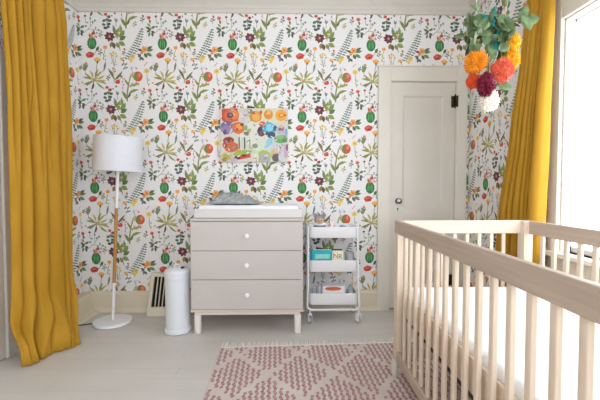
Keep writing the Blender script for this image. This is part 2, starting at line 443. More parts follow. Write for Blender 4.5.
    # ripe fruit
    A(strip(47, 35, 45, 25, .35), (150, 140, 110)); A(ell(51.5, 34.8, 4.7, 5, 0, 12), (214, 82, 52)); A(ell(49.2, 34.6, 2.1, 3.9, .1, 10), (122, 132, 60)); A(ell(52.9, 33.4, 1.6, 2.2, .2, 9), (236, 132, 92)); A(leafp(50.6, 31.4, 52, 38.6, 1.2), (190, 110, 56))
    # thistle stem with serrated leaves
    A(strip(40.6, 59, 42.6, 40, 1.1, -.6), OL)
    for (x, y, ex, ey, w, b, c) in ((42.2, 44, 53.8, 40.8, 2, .5, (168, 160, 84)), (41.8, 52, 52.6, 47.4, 2.1, -1.2, (128, 146, 70)), (40.8, 58, 35.2, 48.6, 2.3, .5, (120, 132, 64)), (42, 44, 38, 37, 1.6, .3, OL), (42.5, 41, 44.2, 33, 1.2, .3, (150, 156, 96)), (41, 56, 44.6, 50.4, 1.8, 0, (96, 116, 58))):
        A(leafp(x, y, ex, ey, w, b), c)
    for i in range(5): A(leafp(44 + 2 * i, 43.4 - .5 * i, 43.6 + 2 * i, 41.2 - .5 * i if i % 2 else 45.6 - .5 * i, 1.1), (150, 150, 70))
    # small red tulip and pale sprigs
    A(ell(63, 48.4, 2, 1.8, .3, 8, .1), (212, 76, 60)); A(ell(62, 47.6, 1, .8, 0, 7), (236, 130, 110)); A(strip(63.6, 50, 65, 60, .4, .4), OL); A(leafp(63.6, 50, 64.4, 54, 1.6), BR)
    for (x, y, ex, ey, w, c) in ((65, 60, 59.4, 57, 1.9, DK), (65, 60, 60.4, 62.4, 1.9, (78, 100, 64)), (65, 59, 69.4, 56.4, 1.9, (96, 120, 76)), (65, 61, 69, 63.4, 2, DK), (64, 62, 62.4, 66.8, 1.8, GG), (66, 62, 66.8, 67, 1.8, (62, 80, 60)), (64, 57, 61.4, 53.6, 1.4, LG)):
        A(leafp(x, y, ex, ey, w), c)
    A(strip(0, 63, 10, 52, .4, .8), (150, 160, 130)); A(strip(3, 60, 14, 61, .4, -.6), (160, 168, 140)); A(strip(6, 57, 6, 50, .4), (150, 160, 130))
    for x, y, c in ((10.4, 51.6, GG), (8, 53, (130, 150, 110)), (14, 60.6, GG), (11, 58.6, (170, 150, 160)), (12, 63.4, (150, 160, 140)), (6, 49.6, (120, 140, 100)), (3, 53.6, (150, 160, 130)), (1.6, 57, GG), (9, 61.6, (130, 120, 110))): A(ell(x, y, 1.2, .9, rnd.uniform(0, 3), 7), c)
    A(ell(1, 47.2, 1.3, 1.1, 0, 7), (120, 60, 50)); A(strip(1, 48, 1.6, 54, .35), OL)
    # berries with grey green leaves
    A(ell(21, 45.6, 1.8, 1.5, 0, 8, .06), (214, 70, 56)); A(ell(24.2, 47.8, 1.6, 1.5, 0, 8), (140, 56, 46)); A(ell(27, 46.8, .8, .8, 0, 6), BR)
    A(strip(22, 60, 22.4, 47, .4), DK); A(strip(22, 53, 24.4, 48.6, .4), DK)
    for x, y, c in ((19.4, 51.6, (72, 104, 76)), (22.4, 50.8, (96, 126, 92)), (25, 51.6, (70, 96, 76)), (19, 55.4, (88, 116, 84)), (24, 54.8, (62, 84, 70)), (20.4, 58.6, (66, 80, 76)), (23.2, 57.6, (78, 90, 96))): A(ell(x, y, 1.9, 1.4, rnd.uniform(-.6, .6), 8, .08), c)
    A(leafp(31, 53.4, 30, 48.4, 1.4), (140, 150, 160)); A(leafp(31, 53.4, 32.4, 49.4, 1.2), GG); A(strip(31, 53.4, 31, 57, .35), GG)
    A(ell(28, 57, .8, 1, 0, 6), (160, 150, 200))
    # fillers between the larger plants
    for (x, y, k, c, d) in ((15, 12, 1., GG, OL), (46, 33.4, .8, OL, YO), (56.6, 50, 1., GG, DK), (32, 66, .9, OL, GG), (49, 55, .9, YO, OL), (64.6, 26.4, .7, DK, GG), (28, 30, .8, YO, GG), (0.5, 25, .9, OL, DK), (15.6, 65, 1., GG, OL), (22.6, 36, .9, DK, OL), (38, 12, .8, GG, OL)):
        A(strip(x, y + 4 * k, x + .6, y - 2 * k, .35), c)
        for dx, dy, ex, ey in ((0, 2, -2.6, .4), (.2, 1, 2.8, -.6), (.4, 0, -2, -1.8), (.6, -1.4, 1.6, -3.6)):
            A(leafp(x + dx, y + dy * k, x + ex * k, y + ey * k, 1.05), c if ex < 0 else d)
    for x, y, c in ((15.6, 9, OR), (50, 27, PK), (57.2, 46.6, RD), (33, 63, YE), (27.4, 27, PK), (1.4, 22, OR), (16, 61.6, YE), (66, 41, OR), (30, 44.6, BR), (38.6, 8.4, RD)): A(ell(x, y, 1.1, .95, .3, 7), c)
    return S

TW, TH = 69.0, 70.3
PW, PH = .594, .612                                # the repeat in metres
PAPER = (240, 238, 238)
tile_v, tile_f, tile_c = print_tile(TW, TH, botanical(), PAPER)

def wallpaper(name, a0, a1, z0, z1, phase_a, phase_z, place, holes=()):
    """a papered wall: the planar repeat laid edge to edge, trimmed to the wall and to its openings.
    place(a, z) -> point; phase: where the repeat's own upper left corner falls"""
    bm = bmesh.new(); lay = bm.faces.layers.int.new('ink'); pal = {}; cols = []
    for c in tile_c:
        if c not in pal: pal[c] = len(cols); cols.append(c)
    ids = [pal[c] for c in tile_c]
    i0 = math.floor((a0 - phase_a) / PW); i1 = math.ceil((a1 - phase_a) / PW)
    j0 = math.floor((phase_z - z1) / PH); j1 = math.ceil((phase_z - z0) / PH)
    for i in range(i0, i1):
        for j in range(j0, j1):
            vs = [bm.verts.new((phase_a + (i + x / TW) * PW, phase_z - (j + y / TH) * PH, 0)) for x, y in tile_v]
            for t, k in zip(tile_f, ids):
                f = bm.faces.new([vs[q] for q in t]); f[lay] = k
    bmesh.ops.remove_doubles(bm, verts=bm.verts, dist=2e-5)
    def cut(co, no, clear):
        bmesh.ops.bisect_plane(bm, geom=bm.verts[:] + bm.edges[:] + bm.faces[:], dist=1e-6, plane_co=co, plane_no=no, clear_outer=clear)
    cut((a0, 0, 0), (-1, 0, 0), True); cut((a1, 0, 0), (1, 0, 0), True); cut((0, z0, 0), (0, -1, 0), True); cut((0, z1, 0), (0, 1, 0), True)
    for h0, h1, k0, k1 in holes:
        for co, no in (((h0, 0, 0), (1, 0, 0)), ((h1, 0, 0), (1, 0, 0)), ((0, k0, 0), (0, 1, 0)), ((0, k1, 0), (0, 1, 0))): cut(co, no, False)
        dead = []
        for f in bm.faces:
            c = f.calc_center_median()
            if h0 < c.x < h1 and k0 < c.y < k1: dead.append(f)
        bmesh.ops.delete(bm, geom=dead, context='FACES')
    for v in bm.verts: v.co = Vector(place(v.co.x, v.co.y))
    me = bpy.data.meshes.new(name); bm.to_mesh(me); bm.free()
    inks = [me.attributes['ink'].data[i].value for i in range(len(me.polygons))]
    at = me.attributes.new('print', 'FLOAT_COLOR', 'FACE')
    lc = [rgba(c) for c in cols]
    flat = [0.] * (4 * len(inks))
    for i, k in enumerate(inks): flat[4 * i:4 * i + 4] = lc[k]
    at.data.foreach_set('color', flat)
    me.attributes.remove(me.attributes['ink'])
    me.materials.append(M['paper'])
    o = bpy.data.objects.new(name, me); COL.objects.link(o); o['kind'] = 'structure'
    return o

# ------------------------------------------------------------------ the room
XL, XR, YB, YF, ZC = -1.82, 1.535, 3.13, -1.5, 2.74
DX0, DX1, DZ = .843, 1.414, 1.992                  # closet door opening
WIN = [(1.02, 2.025, .71, 2.02), (-.75, .40, .71, 2.02)]
PHA, PHZ = .078 - 7 / 69 * PW, 2.298 + 3 / 70.3 * PH
wallpaper('wall_back', XL, XR, 0, ZC, PHA, PHZ, lambda a, z: (a, YB, z), [(DX0, DX1, -.1, DZ)])
wallpaper('wall_left', .6, YB, 0, ZC, YB - XL + PHA, PHZ, lambda a, z: (XL, a, z))
# the right wall starts in the corner: measured along it from the corner towards the room
wallpaper('wall_right', 0, YB - .6, 0, ZC, -(XR - PHA) - .04, PHZ + .03, lambda a, z: (XR, YB - a, z), [(YB - WIN[0][1], YB - WIN[0][0], WIN[0][2], WIN[0][3])])
struct('wall_left_near', MB().box(XL - .1, XL, YF, .6, 0, ZC), M['plain'])
def right_near():
    m = MB(); y0, y1, z0, z1 = WIN[1]
    m.box(XR, XR + .12, YF, y0, 0, ZC).box(XR, XR + .12, y1, .6, 0, ZC).box(XR, XR + .12, y0, y1, 0, z0).box(XR, XR + .12, y0, y1, z1, ZC)
    return m
struct('wall_right_near', right_near(), M['plain'])
FO = (-.5, 1.1, .9, 2.3)                        # unseen opening behind the camera, added and sized to give fill light
m = MB(); m.box(XL, FO[0], YF - .12, YF, 0, ZC).box(FO[1], XR, YF - .12, YF, 0, ZC).box(FO[0], FO[1], YF - .12, YF, 0, FO[2]).box(FO[0], FO[1], YF - .12, YF, FO[3], ZC)
struct('wall_front', m, M['plain'])
# solid shells behind the papered faces, so no daylight leaks between
struct('wall_back_masonry', MB().box(XL - .1, XR + .12, YB + .16, YB + .24, 0, ZC), M['plain'])
struct('wall_left_masonry', MB().box(XL - .1, XL - .004, .6, YB + .16, 0, ZC), M['plain'])
m = MB(); y0, y1, z0, z1 = WIN[0]
m.box(XR + .004, XR + .12, y1, YB + .16, 0, ZC).box(XR + .004, XR + .12, .6, y0, 0, ZC).box(XR + .004, XR + .12, y0, y1, 0, z0).box(XR + .004, XR + .12, y0, y1, z1, ZC)
struct('wall_right_masonry', m, M['plain'])
struct('floor', MB().box(XL - .1, XR + .12, YF - .12, YB + .24, -.06, 0), M['floor'])
struct('ceiling', MB().box(XL - .1, XR + .12, YF - .12, YB + .24, ZC, ZC + .08), M['ceil'])

# crown moulding: profile (distance from the wall, height)
CP = [(0, 2.556), (.018, 2.556), (.02, 2.585), (.026, 2.59), (.026, 2.618), (.032, 2.624), (.05, 2.64), (.075, 2.672), (.088, 2.70), (.098, 2.71), (.098, ZC), (0, ZC)]
struct('trim_1', MB().prism([(YB - d, z) for d, z in CP], XL, XR, 'X'), M['crown'])
struct('trim_2', MB().prism([(XL + d, z) for d, z in CP], YF, YB, 'Y'), M['crown'])
struct('trim_3', MB().prism([(XR - d, z) for d, z in CP], YF, YB, 'Y'), M['crown'])
BP = [(0, 0), (.04, 0), (.04, .008), (.034, .018), (.024, .024), (.02, .03), (.02, .15), (.014, .17), (0, .178)]
struct('baseboard_back', MB().prism([(YB - d, z) for d, z in BP], XL, .734, 'X'), M['base'])
LP = [(0, 0), (.15, 0), (.14, .012), (.115, .02), (.095, .03), (.085, .15), (.08, .165), (0, .172)]
struct('baseboard_left', MB().prism([(XL + d, z) for d, z in LP], 2.36, YB - .02, 'Y'), M['base'])
struct('baseboard_right', MB().prism([(XR - d, z) for d, z in BP], .6, YB - .02, 'Y'), M['base'])

# closet door: casing, slab with two recessed panels, glass knob, hinge
m = MB(); m.box(.734, DX0, YB - .026, YB, 0, DZ + .122, .004).box(DX1, 1.508, YB - .026, YB, 0, DZ + .122, .004).box(DX0 - .001, DX1 + .001, YB - .024, YB, DZ, DZ + .121, .004)
m.box(.724, 1.518, YB - .034, YB, DZ + .118, DZ + .132, .003)
m.box(DX0, DX0 + .004, YB - .02, YB + .05, 0, DZ).box(DX1 - .004, DX1, YB - .02, YB + .05, 0, DZ).box(DX0, DX1, YB - .02, YB + .05, DZ - .004, DZ)
struct('trim_4', m, M['trim'])
def door_slab(x0, x1, z0, z1, yf, panels):
    m = MB(); d = .011; b = .016
    xs = sorted({x0, x1} | {p for q in panels for p in q[:2]}); zs = sorted({z0, z1} | {p for q in panels for p in q[2:]})
    bm = m.bm; V = {}
    def v(x, y, z):
        k = (round(x, 5), round(y, 5), round(z, 5))
        if k not in V: V[k] = bm.verts.new(k)
        return V[k]
    for xa, xb in zip(xs, xs[1:]):
        for za, zb in zip(zs, zs[1:]):
            if any(p[0] <= xa and xb <= p[1] and p[2] <= za and zb <= p[3] for p in panels):
                o = [(xa, za), (xb, za), (xb, zb), (xa, zb)]; i = [(xa + b, za + b), (xb - b, za + b), (xb - b, zb - b), (xa + b, zb - b)]
                for k in range(4):
                    n = (k + 1) % 4
                    bm.faces.new((v(o[k][0], yf, o[k][1]), v(o[n][0], yf, o[n][1]), v(i[n][0], yf + d, i[n][1]), v(i[k][0], yf + d, i[k][1])))
                bm.faces.new([v(x, yf + d, z) for x, z in i])
            else: bm.faces.new((v(xa, yf, za), v(xb, yf, za), v(xb, yf, zb), v(xa, yf, zb)))
    o = [(x0, z0), (x1, z0), (x1, z1), (x0, z1)]
    for za, zb in zip(zs, zs[1:]):
        for x in (x0, x1): bm.faces.new((v(x, yf, za), v(x, yf, zb), v(x, yf + .04, zb), v(x, yf + .04, za)))
    for xa, xb in zip(xs, xs[1:]):
        for z in (z0, z1): bm.faces.new((v(xa, yf, z), v(xb, yf, z), v(xb, yf + .04, z), v(xa, yf + .04, z)))
    bm.faces.new([v(x, yf + .04, z) for x in xs for z in (z0,)] + [v(x, yf + .04, z1) for x in xs[::-1]])
    return m
d1 = struct('door_1', door_slab(DX0 + .008, DX1 - .006, .012, DZ - .008, YB - .004, [(.953, 1.307, .896, 1.868), (.953, 1.307, .22, .76)]), M['door'])
RX = Matrix.Rotation(PI / 2, 4, 'X')
m = MB(); m.lathe([(0, 0), (.02, 0), (.021, .003), (.012, .006), (.008, .008), (.008, .018), (.018, .022), (.025, .032), (.024, .042), (.014, .05), (0, .051)], (0, 0, 0), 16, Matrix.Translation((.918, YB - .004, .958)) @ RX)
m2 = MB(); m2.lathe([(.011, .0005), (.024, .0005), (.026, .002), (.022, .006), (.011, .007)], (0, 0, 0), 24, Matrix.Translation((.918, YB - .004, .958)) @ RX)
ro = m2.build('rosette', M['bronze'], d1); ro['label'] = 'dark bronze rosette behind the knob'
kn = m.build('door_knob', M['chrome'], d1); kn['label'] = 'faceted chrome and glass door knob'
m = MB(); m.lathe([(0, 0), (.006, 0), (.006, .003), (0, .003)], (0, 0, 0), 12, Matrix.Translation((.915, YB - .004, .892)) @ RX); m.box(.9125, .9175, YB - .0075, YB - .003, .874, .892)
kh = m.build('keyhole', M['black'], d1); kh['label'] = 'small black keyhole'
for zz in (1.818, .26):
    m = MB(); m.box(1.372, 1.402, YB - .008, YB - .003, zz - .05, zz + .05, .002).box(1.414, 1.424, YB - .031, YB - .026, zz - .05, zz + .05, .002)
    m.tube([(1.408, YB - .012, zz - .056), (1.408, YB - .012, zz + .062)], .008, 10)
    m.box(1.402, 1.414, YB - .03, YB - .006, zz - .045, zz + .045)
    h = m.build('hinge', M['bronze'], d1); h['label'] = 'dark bronze hinge'

# doorway on the left wall, half hidden by the curtain
m = MB(); m.box(XL, XL + .03, 2.265, 2.36, 0, 1.93, .006, 3).box(XL, XL + .03, 1.30, 1.39, 0, 1.93, .006).box(XL, XL + .028, 1.38, 2.27, 1.84, 1.93, .006)
struct('trim_5', m, M['door'])
m = MB(); m.box(XL, XL + .016, 1.39, 2.262, .01, 1.838, .003).box(XL + .014, XL + .022, 1.50, 2.16, .2, .8, .006).box(XL + .014, XL + .022, 1.50, 2.16, .95, 1.7, .006)
struct('door_2', m, M['door'])

# right hand windows
def window(name, y0, y1, z0, z1, head=.13, apron=.36):
    w = MB()                                                 # sash frame
    x = XR + .05
    w.box(x, x + .035, y0 + .004, y0 + .028, z0, z1 - .004).box(x, x + .035, y1 - .014, y1 - .004, z0, z1 - .004).box(x, x + .035, y0 + .004, y1 - .004, z0, z0 + .03).box(x, x + .035, y0 + .004, y1 - .004, z1 - .014, z1 - .004)
    o = struct(name, w, M['white'])
    g = MB(); g.box(x + .016, x + .02, y0 + .02, y1 - .01, z0 + .04, z1 - .01); g.build('glass_pane', M['glass'], o, False)
    c = MB(); c.box(XR - .024, XR, y1 + .008, y1 + .085, z0 - .03, z1 + head, .004).box(XR - .024, XR, y0 - .085, y0 - .008, z0 - .03, z1 + head, .004)
    c.box(XR - .022, XR, y0 - .09, y1 + .09, z1 + .006, z1 + head, .004)
    c.box(XR - .001, XR + .13, y1 - .004, y1 + .008, z0, z1).box(XR - .001, XR + .13, y0 - .008, y0 + .004, z0, z1).box(XR - .001, XR + .13, y0 - .008, y1 + .008, z1 - .004, z1 + .008)
    c.build('casing', M['trim'], o, False)
    s_ = MB(); s_.box(XR - .06, XR + .12, y0 - .11, y1 + .11, z0 - .028, z0, .006, 3); s_.build('sill', M['trim'], o, False)
    a = MB(); a.box(XR - .02, XR, y0 - .09, y1 + .09, z0 - apron, z0 - .028, .004); a.build('apron', M['trim'], o, False)
    return o
window('window_1', *WIN[0])
window('window_2', *WIN[1])

# ------------------------------------------------------------------ curtains
def sstep(a, b, x):
    t = max(0, min(1, (x - a) / (b - a))); return t * t * (3 - 2 * t)
def lerp(a, b, t): return a + (b - a) * t
def table(tb, z):
    """piecewise linear lookup, tb sorted by falling z: (z, v...)"""
    if z >= tb[0][0]: return tb[0][1:]
    for a, b in zip(tb, tb[1:]):
        if z >= b[0]:
            t = (a[0] - z) / (a[0] - b[0]); t = t * t * (3 - 2 * t) * .5 + t * .5
            return tuple(lerp(p, q, t) for p, q in zip(a[1:], b[1:]))
    return tb[-1][1:]

def cloth_sheet(fn, nu, nv, thick=.004):
    bm = bmesh.new()
    G = [[bm.verts.new(fn(i / nu, j / nv)) for i in range(nu + 1)] for j in range(nv + 1)]
    for j in range(nv):
        for i in range(nu): bm.faces.new((G[j][i], G[j][i + 1], G[j + 1][i + 1], G[j + 1][i]))
    m = MB(); m.bm.free(); m.bm = bm
    return m

# left: (height, near end x, y, far end x, y, fold depth)
LT = [(2.50, -1.69, 2.15, -1.68, 2.68, .9), (2.25, -1.68, 2.15, -1.675, 2.72, 1.), (1.6, -1.675, 2.165, -1.67, 2.745, 1.), (.9, -1.68, 2.165, -1.67, 2.74, 1.),
      (.40, -1.675, 2.15, -1.665, 2.71, 1.1), (.20, -1.655, 2.13, -1.585, 2.64, 1.), (.06, -1.63, 2.13, -1.485, 2.50, .6), (.0, -1.622, 2.145, -1.46, 2.475, .2)]
def pleats(tab, u):
    """rounded pleats between narrow creases; tab: (crease position, crease depth, height of the pleat after it)"""
    w = 0
    for a, b in zip(tab, tab[1:]):
        if a[0] <= u <= b[0]:
            t = (u - a[0]) / (b[0] - a[0]); w = a[2] * max(0, math.sin(PI * t)) ** .55; break
    for p, d, _ in tab: w -= d * math.exp(-((u - p) / (.011 + .12 * d)) ** 2)
    return w
folds_l = [(0, 0, .015), (.06, .03, .035), (.14, .065, .035), (.235, .055, .035), (.30, .025, .03), (.40, .075, .05), (.57, .012, .045), (.75, .025, .04), (.87, .015, .03), (1.01, .02, 0)]
folds_low = [(0, 0, .03), (.13, .008, .045), (.275, .10, .055), (.50, .012, .055), (.765, .055, .035), (.9, .01, .025), (1.01, .02, 0)]
def left_curtain(u, v):
    z = 2.50 * (1 - v)
    ax, ay, bx, by, dep = table(LT, z)
    uu = u + .015 * math.sin(3.1 * z + 5 * u) * math.sin(PI * u)
    k_ = sstep(1.75, 1.0, z)
    w = lerp(pleats(folds_l, uu), pleats(folds_low, uu), k_) * dep
    x = lerp(ax, bx, u); y = lerp(ay, by, u)
    n = noise.noise((u * 6, z * 2.2, 1.7)); n2 = noise.noise((u * 12 + z * 4, z * 5 - u * 5, 4.4))
    low = sstep(.55, .12, z)
    w += .008 * n + low * (.022 * n2 + .02 * math.sin(9 * u + 16 * z))
    # cloth above the floor rests on it in a soft break
    zz = z + low * .018 * max(0, n2) * sstep(0, .1, z)
    zz += .006
    dx, dy = bx - ax, by - ay; L = math.hypot(dx, dy)
    nx, ny = dy / L, -dx / L                                   # towards the room
    return (x + nx * w, y + ny * w, zz)
lc = cloth_sheet(left_curtain, 260, 130).build('curtain', M['velvet'])
sd = lc.modifiers.new('thickness', 'SOLIDIFY'); sd.thickness = .005; sd.offset = -1
tag(lc, 'mustard velvet curtain on the left, its hem kicked out over the floor', 'curtain')
recenter(lc)

RT = [(2.50, 1.47, 2.035, 1.475, 2.235, .03), (2.25, 1.465, 2.03, 1.462, 2.25, .035), (1.9, 1.46, 2.04, 1.45, 2.28, .04), (1.4, 1.458, 2.05, 1.435, 2.35, .045), (.9, 1.455, 2.065, 1.43, 2.45, .05), (.4, 1.455, 2.08, 1.43, 2.50, .05), (.0, 1.455, 2.11, 1.43, 2.52, .04)]
folds_rt = [(0, .02, .03), (.45, .004, .035), (.88, .05, .02), (1.01, .01, 0)]
folds_r = [(0, .02, .05), (.235, .06, .03), (.33, .03, .03), (.43, .05, .035), (.60, .05, .03), (.74, .03, .035), (.90, .02, .02), (1.01, .01, 0)]
def right_curtain(u, v):
    z = 2.50 * (1 - v)
    ax, ay, bx, by, dep = table(RT, z)
    uu = max(0, min(1, u + .02 * math.sin(2.2 * z + 4 * u) * math.sin(PI * u)))
    w = lerp(pleats(folds_rt, uu), pleats(folds_r, uu), sstep(2.35, 1.25, z)) * dep * 20 + .005 * noise.noise((u * 6, z * 2, 9.3))
    dx, dy = bx - ax, by - ay; L = math.hypot(dx, dy)
    nx, ny = -dy / L, dx / L
    return (lerp(ax, bx, u) + nx * w, lerp(ay, by, u) + ny * w, z + .008)
rc = cloth_sheet(right_curtain, 240, 110).build('curtain', M['velvet'])
sd = rc.modifiers.new('thickness', 'SOLIDIFY'); sd.thickness = .005; sd.offset = 0
tag(rc, 'mustard velvet curtain hanging beside the bright window on the right', 'curtain')
recenter(rc)

# ------------------------------------------------------------------ painting on the back wall
def art():
    """an abstract canvas of loose flower-like patches; drawn 360 x 280, y downwards"""
    S = []; rnd = random.Random(11)
    def E(x, y, rx, ry, c, rot=0, wob=.03, n=15): S.append((ell(x - 80, y - 75, rx, ry, rot, n, wob), c))
    for x, y, rx, ry, c in ((250, 210, 70, 60, (226, 226, 214)), (330, 110, 110, 40, (222, 218, 186)), (400, 270, 50, 80, (206, 206, 212)), (110, 330, 40, 24, (196, 196, 160)), (230, 100, 26, 22, (190, 196, 178)),
                            (205, 120, 14, 40, (214, 200, 202)), (300, 270, 60, 30, (216, 224, 206)), (420, 90, 24, 30, (220, 200, 188))): E(x, y, rx, ry, c, rnd.uniform(-.4, .4), .1, 13)
    S.append(([(8, 4), (92, 0), (96, 66), (54, 76), (10, 66)], (196, 70, 36)))
    E(140, 112, 42, 36, (222, 94, 34)); E(150, 108, 30, 26, (236, 126, 48)); E(133, 112, 17, 15, (70, 62, 84)); E(135, 110, 8, 7, (150, 130, 150))
    E(118, 176, 38, 36, (120, 92, 150), .3); E(112, 184, 22, 22, (150, 124, 174)); E(140, 190, 6, 30, (210, 200, 222), .5); E(104, 200, 10, 14, (88, 70, 130))
    E(176, 178, 34, 32, (222, 110, 38)); E(180, 172, 18, 17, (240, 160, 60)); E(168, 186, 9, 9, (190, 60, 40)); E(196, 160, 10, 8, (96, 60, 50))
    E(124, 244, 30, 20, (168, 34, 34)); E(138, 278, 40, 28, (214, 96, 40)); E(148, 282, 20, 15, (180, 110, 90)); E(104, 268, 14, 16, (190, 60, 40)); E(130, 240, 12, 8, (110, 24, 30))
    for x, c in ((180, (70, 90, 70)), (196, (200, 214, 196)), (209, (50, 58, 62)), (222, (204, 220, 206)), (236, (150, 176, 150))): S.append(([(x - 84, 152), (x - 77, 150), (x - 76, 212), (x - 83, 216)], c))
    for x, y, c in ((215, 178, (126, 168, 120)), (232, 192, (150, 182, 130)), (218, 208, (100, 138, 90))): E(x, y, 15, 10, c, rnd.uniform(0, 3))
    E(196, 310, 50, 16, (150, 190, 80), -.15); E(176, 302, 20, 10, (196, 170, 60)); S.append(([(70, 256), (160, 236), (163, 256), (74, 275)], (206, 60, 50))); E(170, 332, 16, 9, (60, 30, 30)); E(205, 322, 14, 6, (90, 26, 30))
    E(112, 330, 22, 18, (188, 172, 70)); E(100, 345, 14, 9, (120, 140, 70)); E(150, 345, 22, 9, (202, 170, 190))
    E(268, 118, 34, 30, (224, 150, 60)); E(270, 122, 20, 19, (238, 176, 80)); E(240, 92, 12, 12, (126, 138, 120)); E(258, 98, 10, 8, (190, 90, 50)); E(296, 96, 8, 10, (200, 80, 50))
    E(336, 108, 25, 25, (232, 140, 38)); E(336, 98, 13, 11, (244, 190, 86)); E(404, 112, 31, 30, (242, 170, 46)); E(404, 112, 15, 13, (228, 136, 30)); E(406, 110, 6, 6, (250, 206, 110))
    E(304, 158, 18, 15, (216, 82, 46)); E(298, 196, 22, 27, (76, 34, 62)); E(296, 206, 11, 13, (130, 60, 90)); E(338, 182, 36, 34, (66, 178, 212)); E(342, 176, 20, 20, (140, 214, 232)); E(352, 214, 22, 18, (40, 74, 108)); E(372, 180, 10, 16, (52, 92, 130)); E(326, 206, 9, 9, (40, 60, 90))
    E(342, 250, 18, 22, (150, 206, 222), .7); E(330, 272, 22, 9, (150, 206, 224), -.5)
    E(400, 190, 26, 22, (186, 186, 196)); E(398, 184, 10, 8, (120, 100, 120)); E(412, 170, 14, 8, (220, 190, 190)); E(402, 236, 36, 22, (92, 166, 96)); E(396, 226, 22, 12, (130, 190, 110)); E(424, 244, 12, 10, (80, 130, 80))
    E(312, 330, 38, 36, (170, 196, 70)); E(316, 336, 28, 28, (176, 172, 180)); E(374, 316, 30, 30, (196, 196, 120)); E(374, 306, 18, 16, (222, 176, 160)); E(378, 334, 24, 22, (100, 88, 96)); E(400, 330, 12, 18, (206, 206, 216))
    E(264, 272, 16, 12, (132, 152, 124)); E(250, 300, 22, 8, (200, 214, 180)); E(428, 300, 10, 40, (190, 170, 200)); E(436, 280, 6, 18, (130, 40, 70)); E(430, 200, 8, 20, (140, 170, 210)); E(270, 330, 14, 20, (222, 228, 220))
    for _ in range(120):
        E(rnd.uniform(86, 434), rnd.uniform(80, 350), rnd.uniform(2, 13), rnd.uniform(1.5, 4.5), rnd.choice([(230, 224, 214), (200, 170, 150), (120, 140, 110), (230, 160, 80), (180, 60, 60), (120, 150, 190), (240, 236, 226)]), rnd.uniform(0, 3), .1, 8)
    out = []
    for p, c in S: out.append(([(min(360, max(0, x)), min(280, max(0, y))) for x, y in p], c))
    vs, fs, cs = print_tile(360, 280, out, (216, 212, 200), False)
    ax0, ax1, az0, az1, yf = -.618, -.043, 1.296, 1.749, YB - .036
    bm = bmesh.new(); lay = bm.faces.layers.int.new('ink'); pal = []; 
    V = [bm.verts.new((ax0 + x / 360 * (ax1 - ax0), yf, az1 - y / 280 * (az1 - az0))) for x, y in vs]
    for t, c in zip(fs, cs):
        if c not in pal: pal.append(c)
        try: f = bm.faces.new([V[q] for q in t])
        except ValueError: continue
        f[lay] = pal.index(c)
    side = [e for e in bm.edges if len(e.link_faces) == 1]
    pal.append((226, 220, 206)); k = len(pal) - 1
    r = bmesh.ops.extrude_edge_only(bm, edges=side)
    nv = [g for g in r['geom'] if isinstance(g, bmesh.types.BMVert)]
    for g in r['geom']:
        if isinstance(g, bmesh.types.BMFace): g[lay] = k
    for v in nv: v.co.y = YB - .004
    me = bpy.data.meshes.new('painting'); bm.to_mesh(me); bm.free()
    ids = [d.value for d in me.attributes['ink'].data]
    at = me.attributes.new('print', 'FLOAT_COLOR', 'FACE')
    for i, q in enumerate(ids): at.data[i].color = rgba(pal[q])
    me.attributes.remove(me.attributes['ink']); me.materials.append(M['canvas'])
    o = bpy.data.objects.new('painting', me); COL.objects.link(o); return o
tag(recenter(art()), 'unframed abstract painting of orange and blue flower patches on the wallpaper', 'painting')

# ------------------------------------------------------------------ wall register (heating vent)
t = thing('wall_vent', (-1.09, YB - .04, 0), 'cream sloped wall register with dark slots behind the white pail', 'vent')
vx0, vx1, zt = -1.225, -.95, .338
def vy(z): return lerp(YB - .145, YB - .022, z / zt)       # sloped face
m = MB(); fx0, fx1, fz0, fz1 = vx0 + .032, vx1 - .032, .07, zt - .03
for (xa, xb, za, zb) in ((vx0, fx0, 0.002, zt), (fx1, vx1, 0.002, zt), (fx0, fx1, 0.002, fz0), (fx0, fx1, fz1, zt)):
    p = [(vy(za), za), (vy(zb), zb), (vy(zb) + .018, zb), (vy(za) + .018, za)]
    m.prism(p, xa, xb, 'X')
m.prism([(vy(zt), zt), (YB - .001, zt), (YB - .001, zt - .012), (vy(zt), zt - .012)], vx0, vx1, 'X')
for x in (vx0, vx1 - .004): m.prism([(vy(0.002), .002), (vy(zt), zt), (YB - .001, zt), (YB - .045, .002)], x, x + .004, 'X')
m.build('frame', M['vent'], t, False)
m = MB(); m.prism([(vy(fz0) + .02, fz0 - .01), (vy(fz1) + .02, fz1 + .01), (vy(fz1) + .026, fz1 + .01), (vy(fz0) + .026, fz0 - .01)], fx0 - .01, fx1 + .01, 'X')
m.build('backing', M['ventdark'], t, False)
for i in range(1, 7):
    x = lerp(fx0, fx1, i / 7)
    m = MB(); m.prism([(vy(fz0) + .002, fz0), (vy(fz1) + .002, fz1), (vy(fz1) + .012, fz1), (vy(fz0) + .012, fz0)], x - .004, x + .004, 'X')
    m.build('slat', M['vent'], t, False)

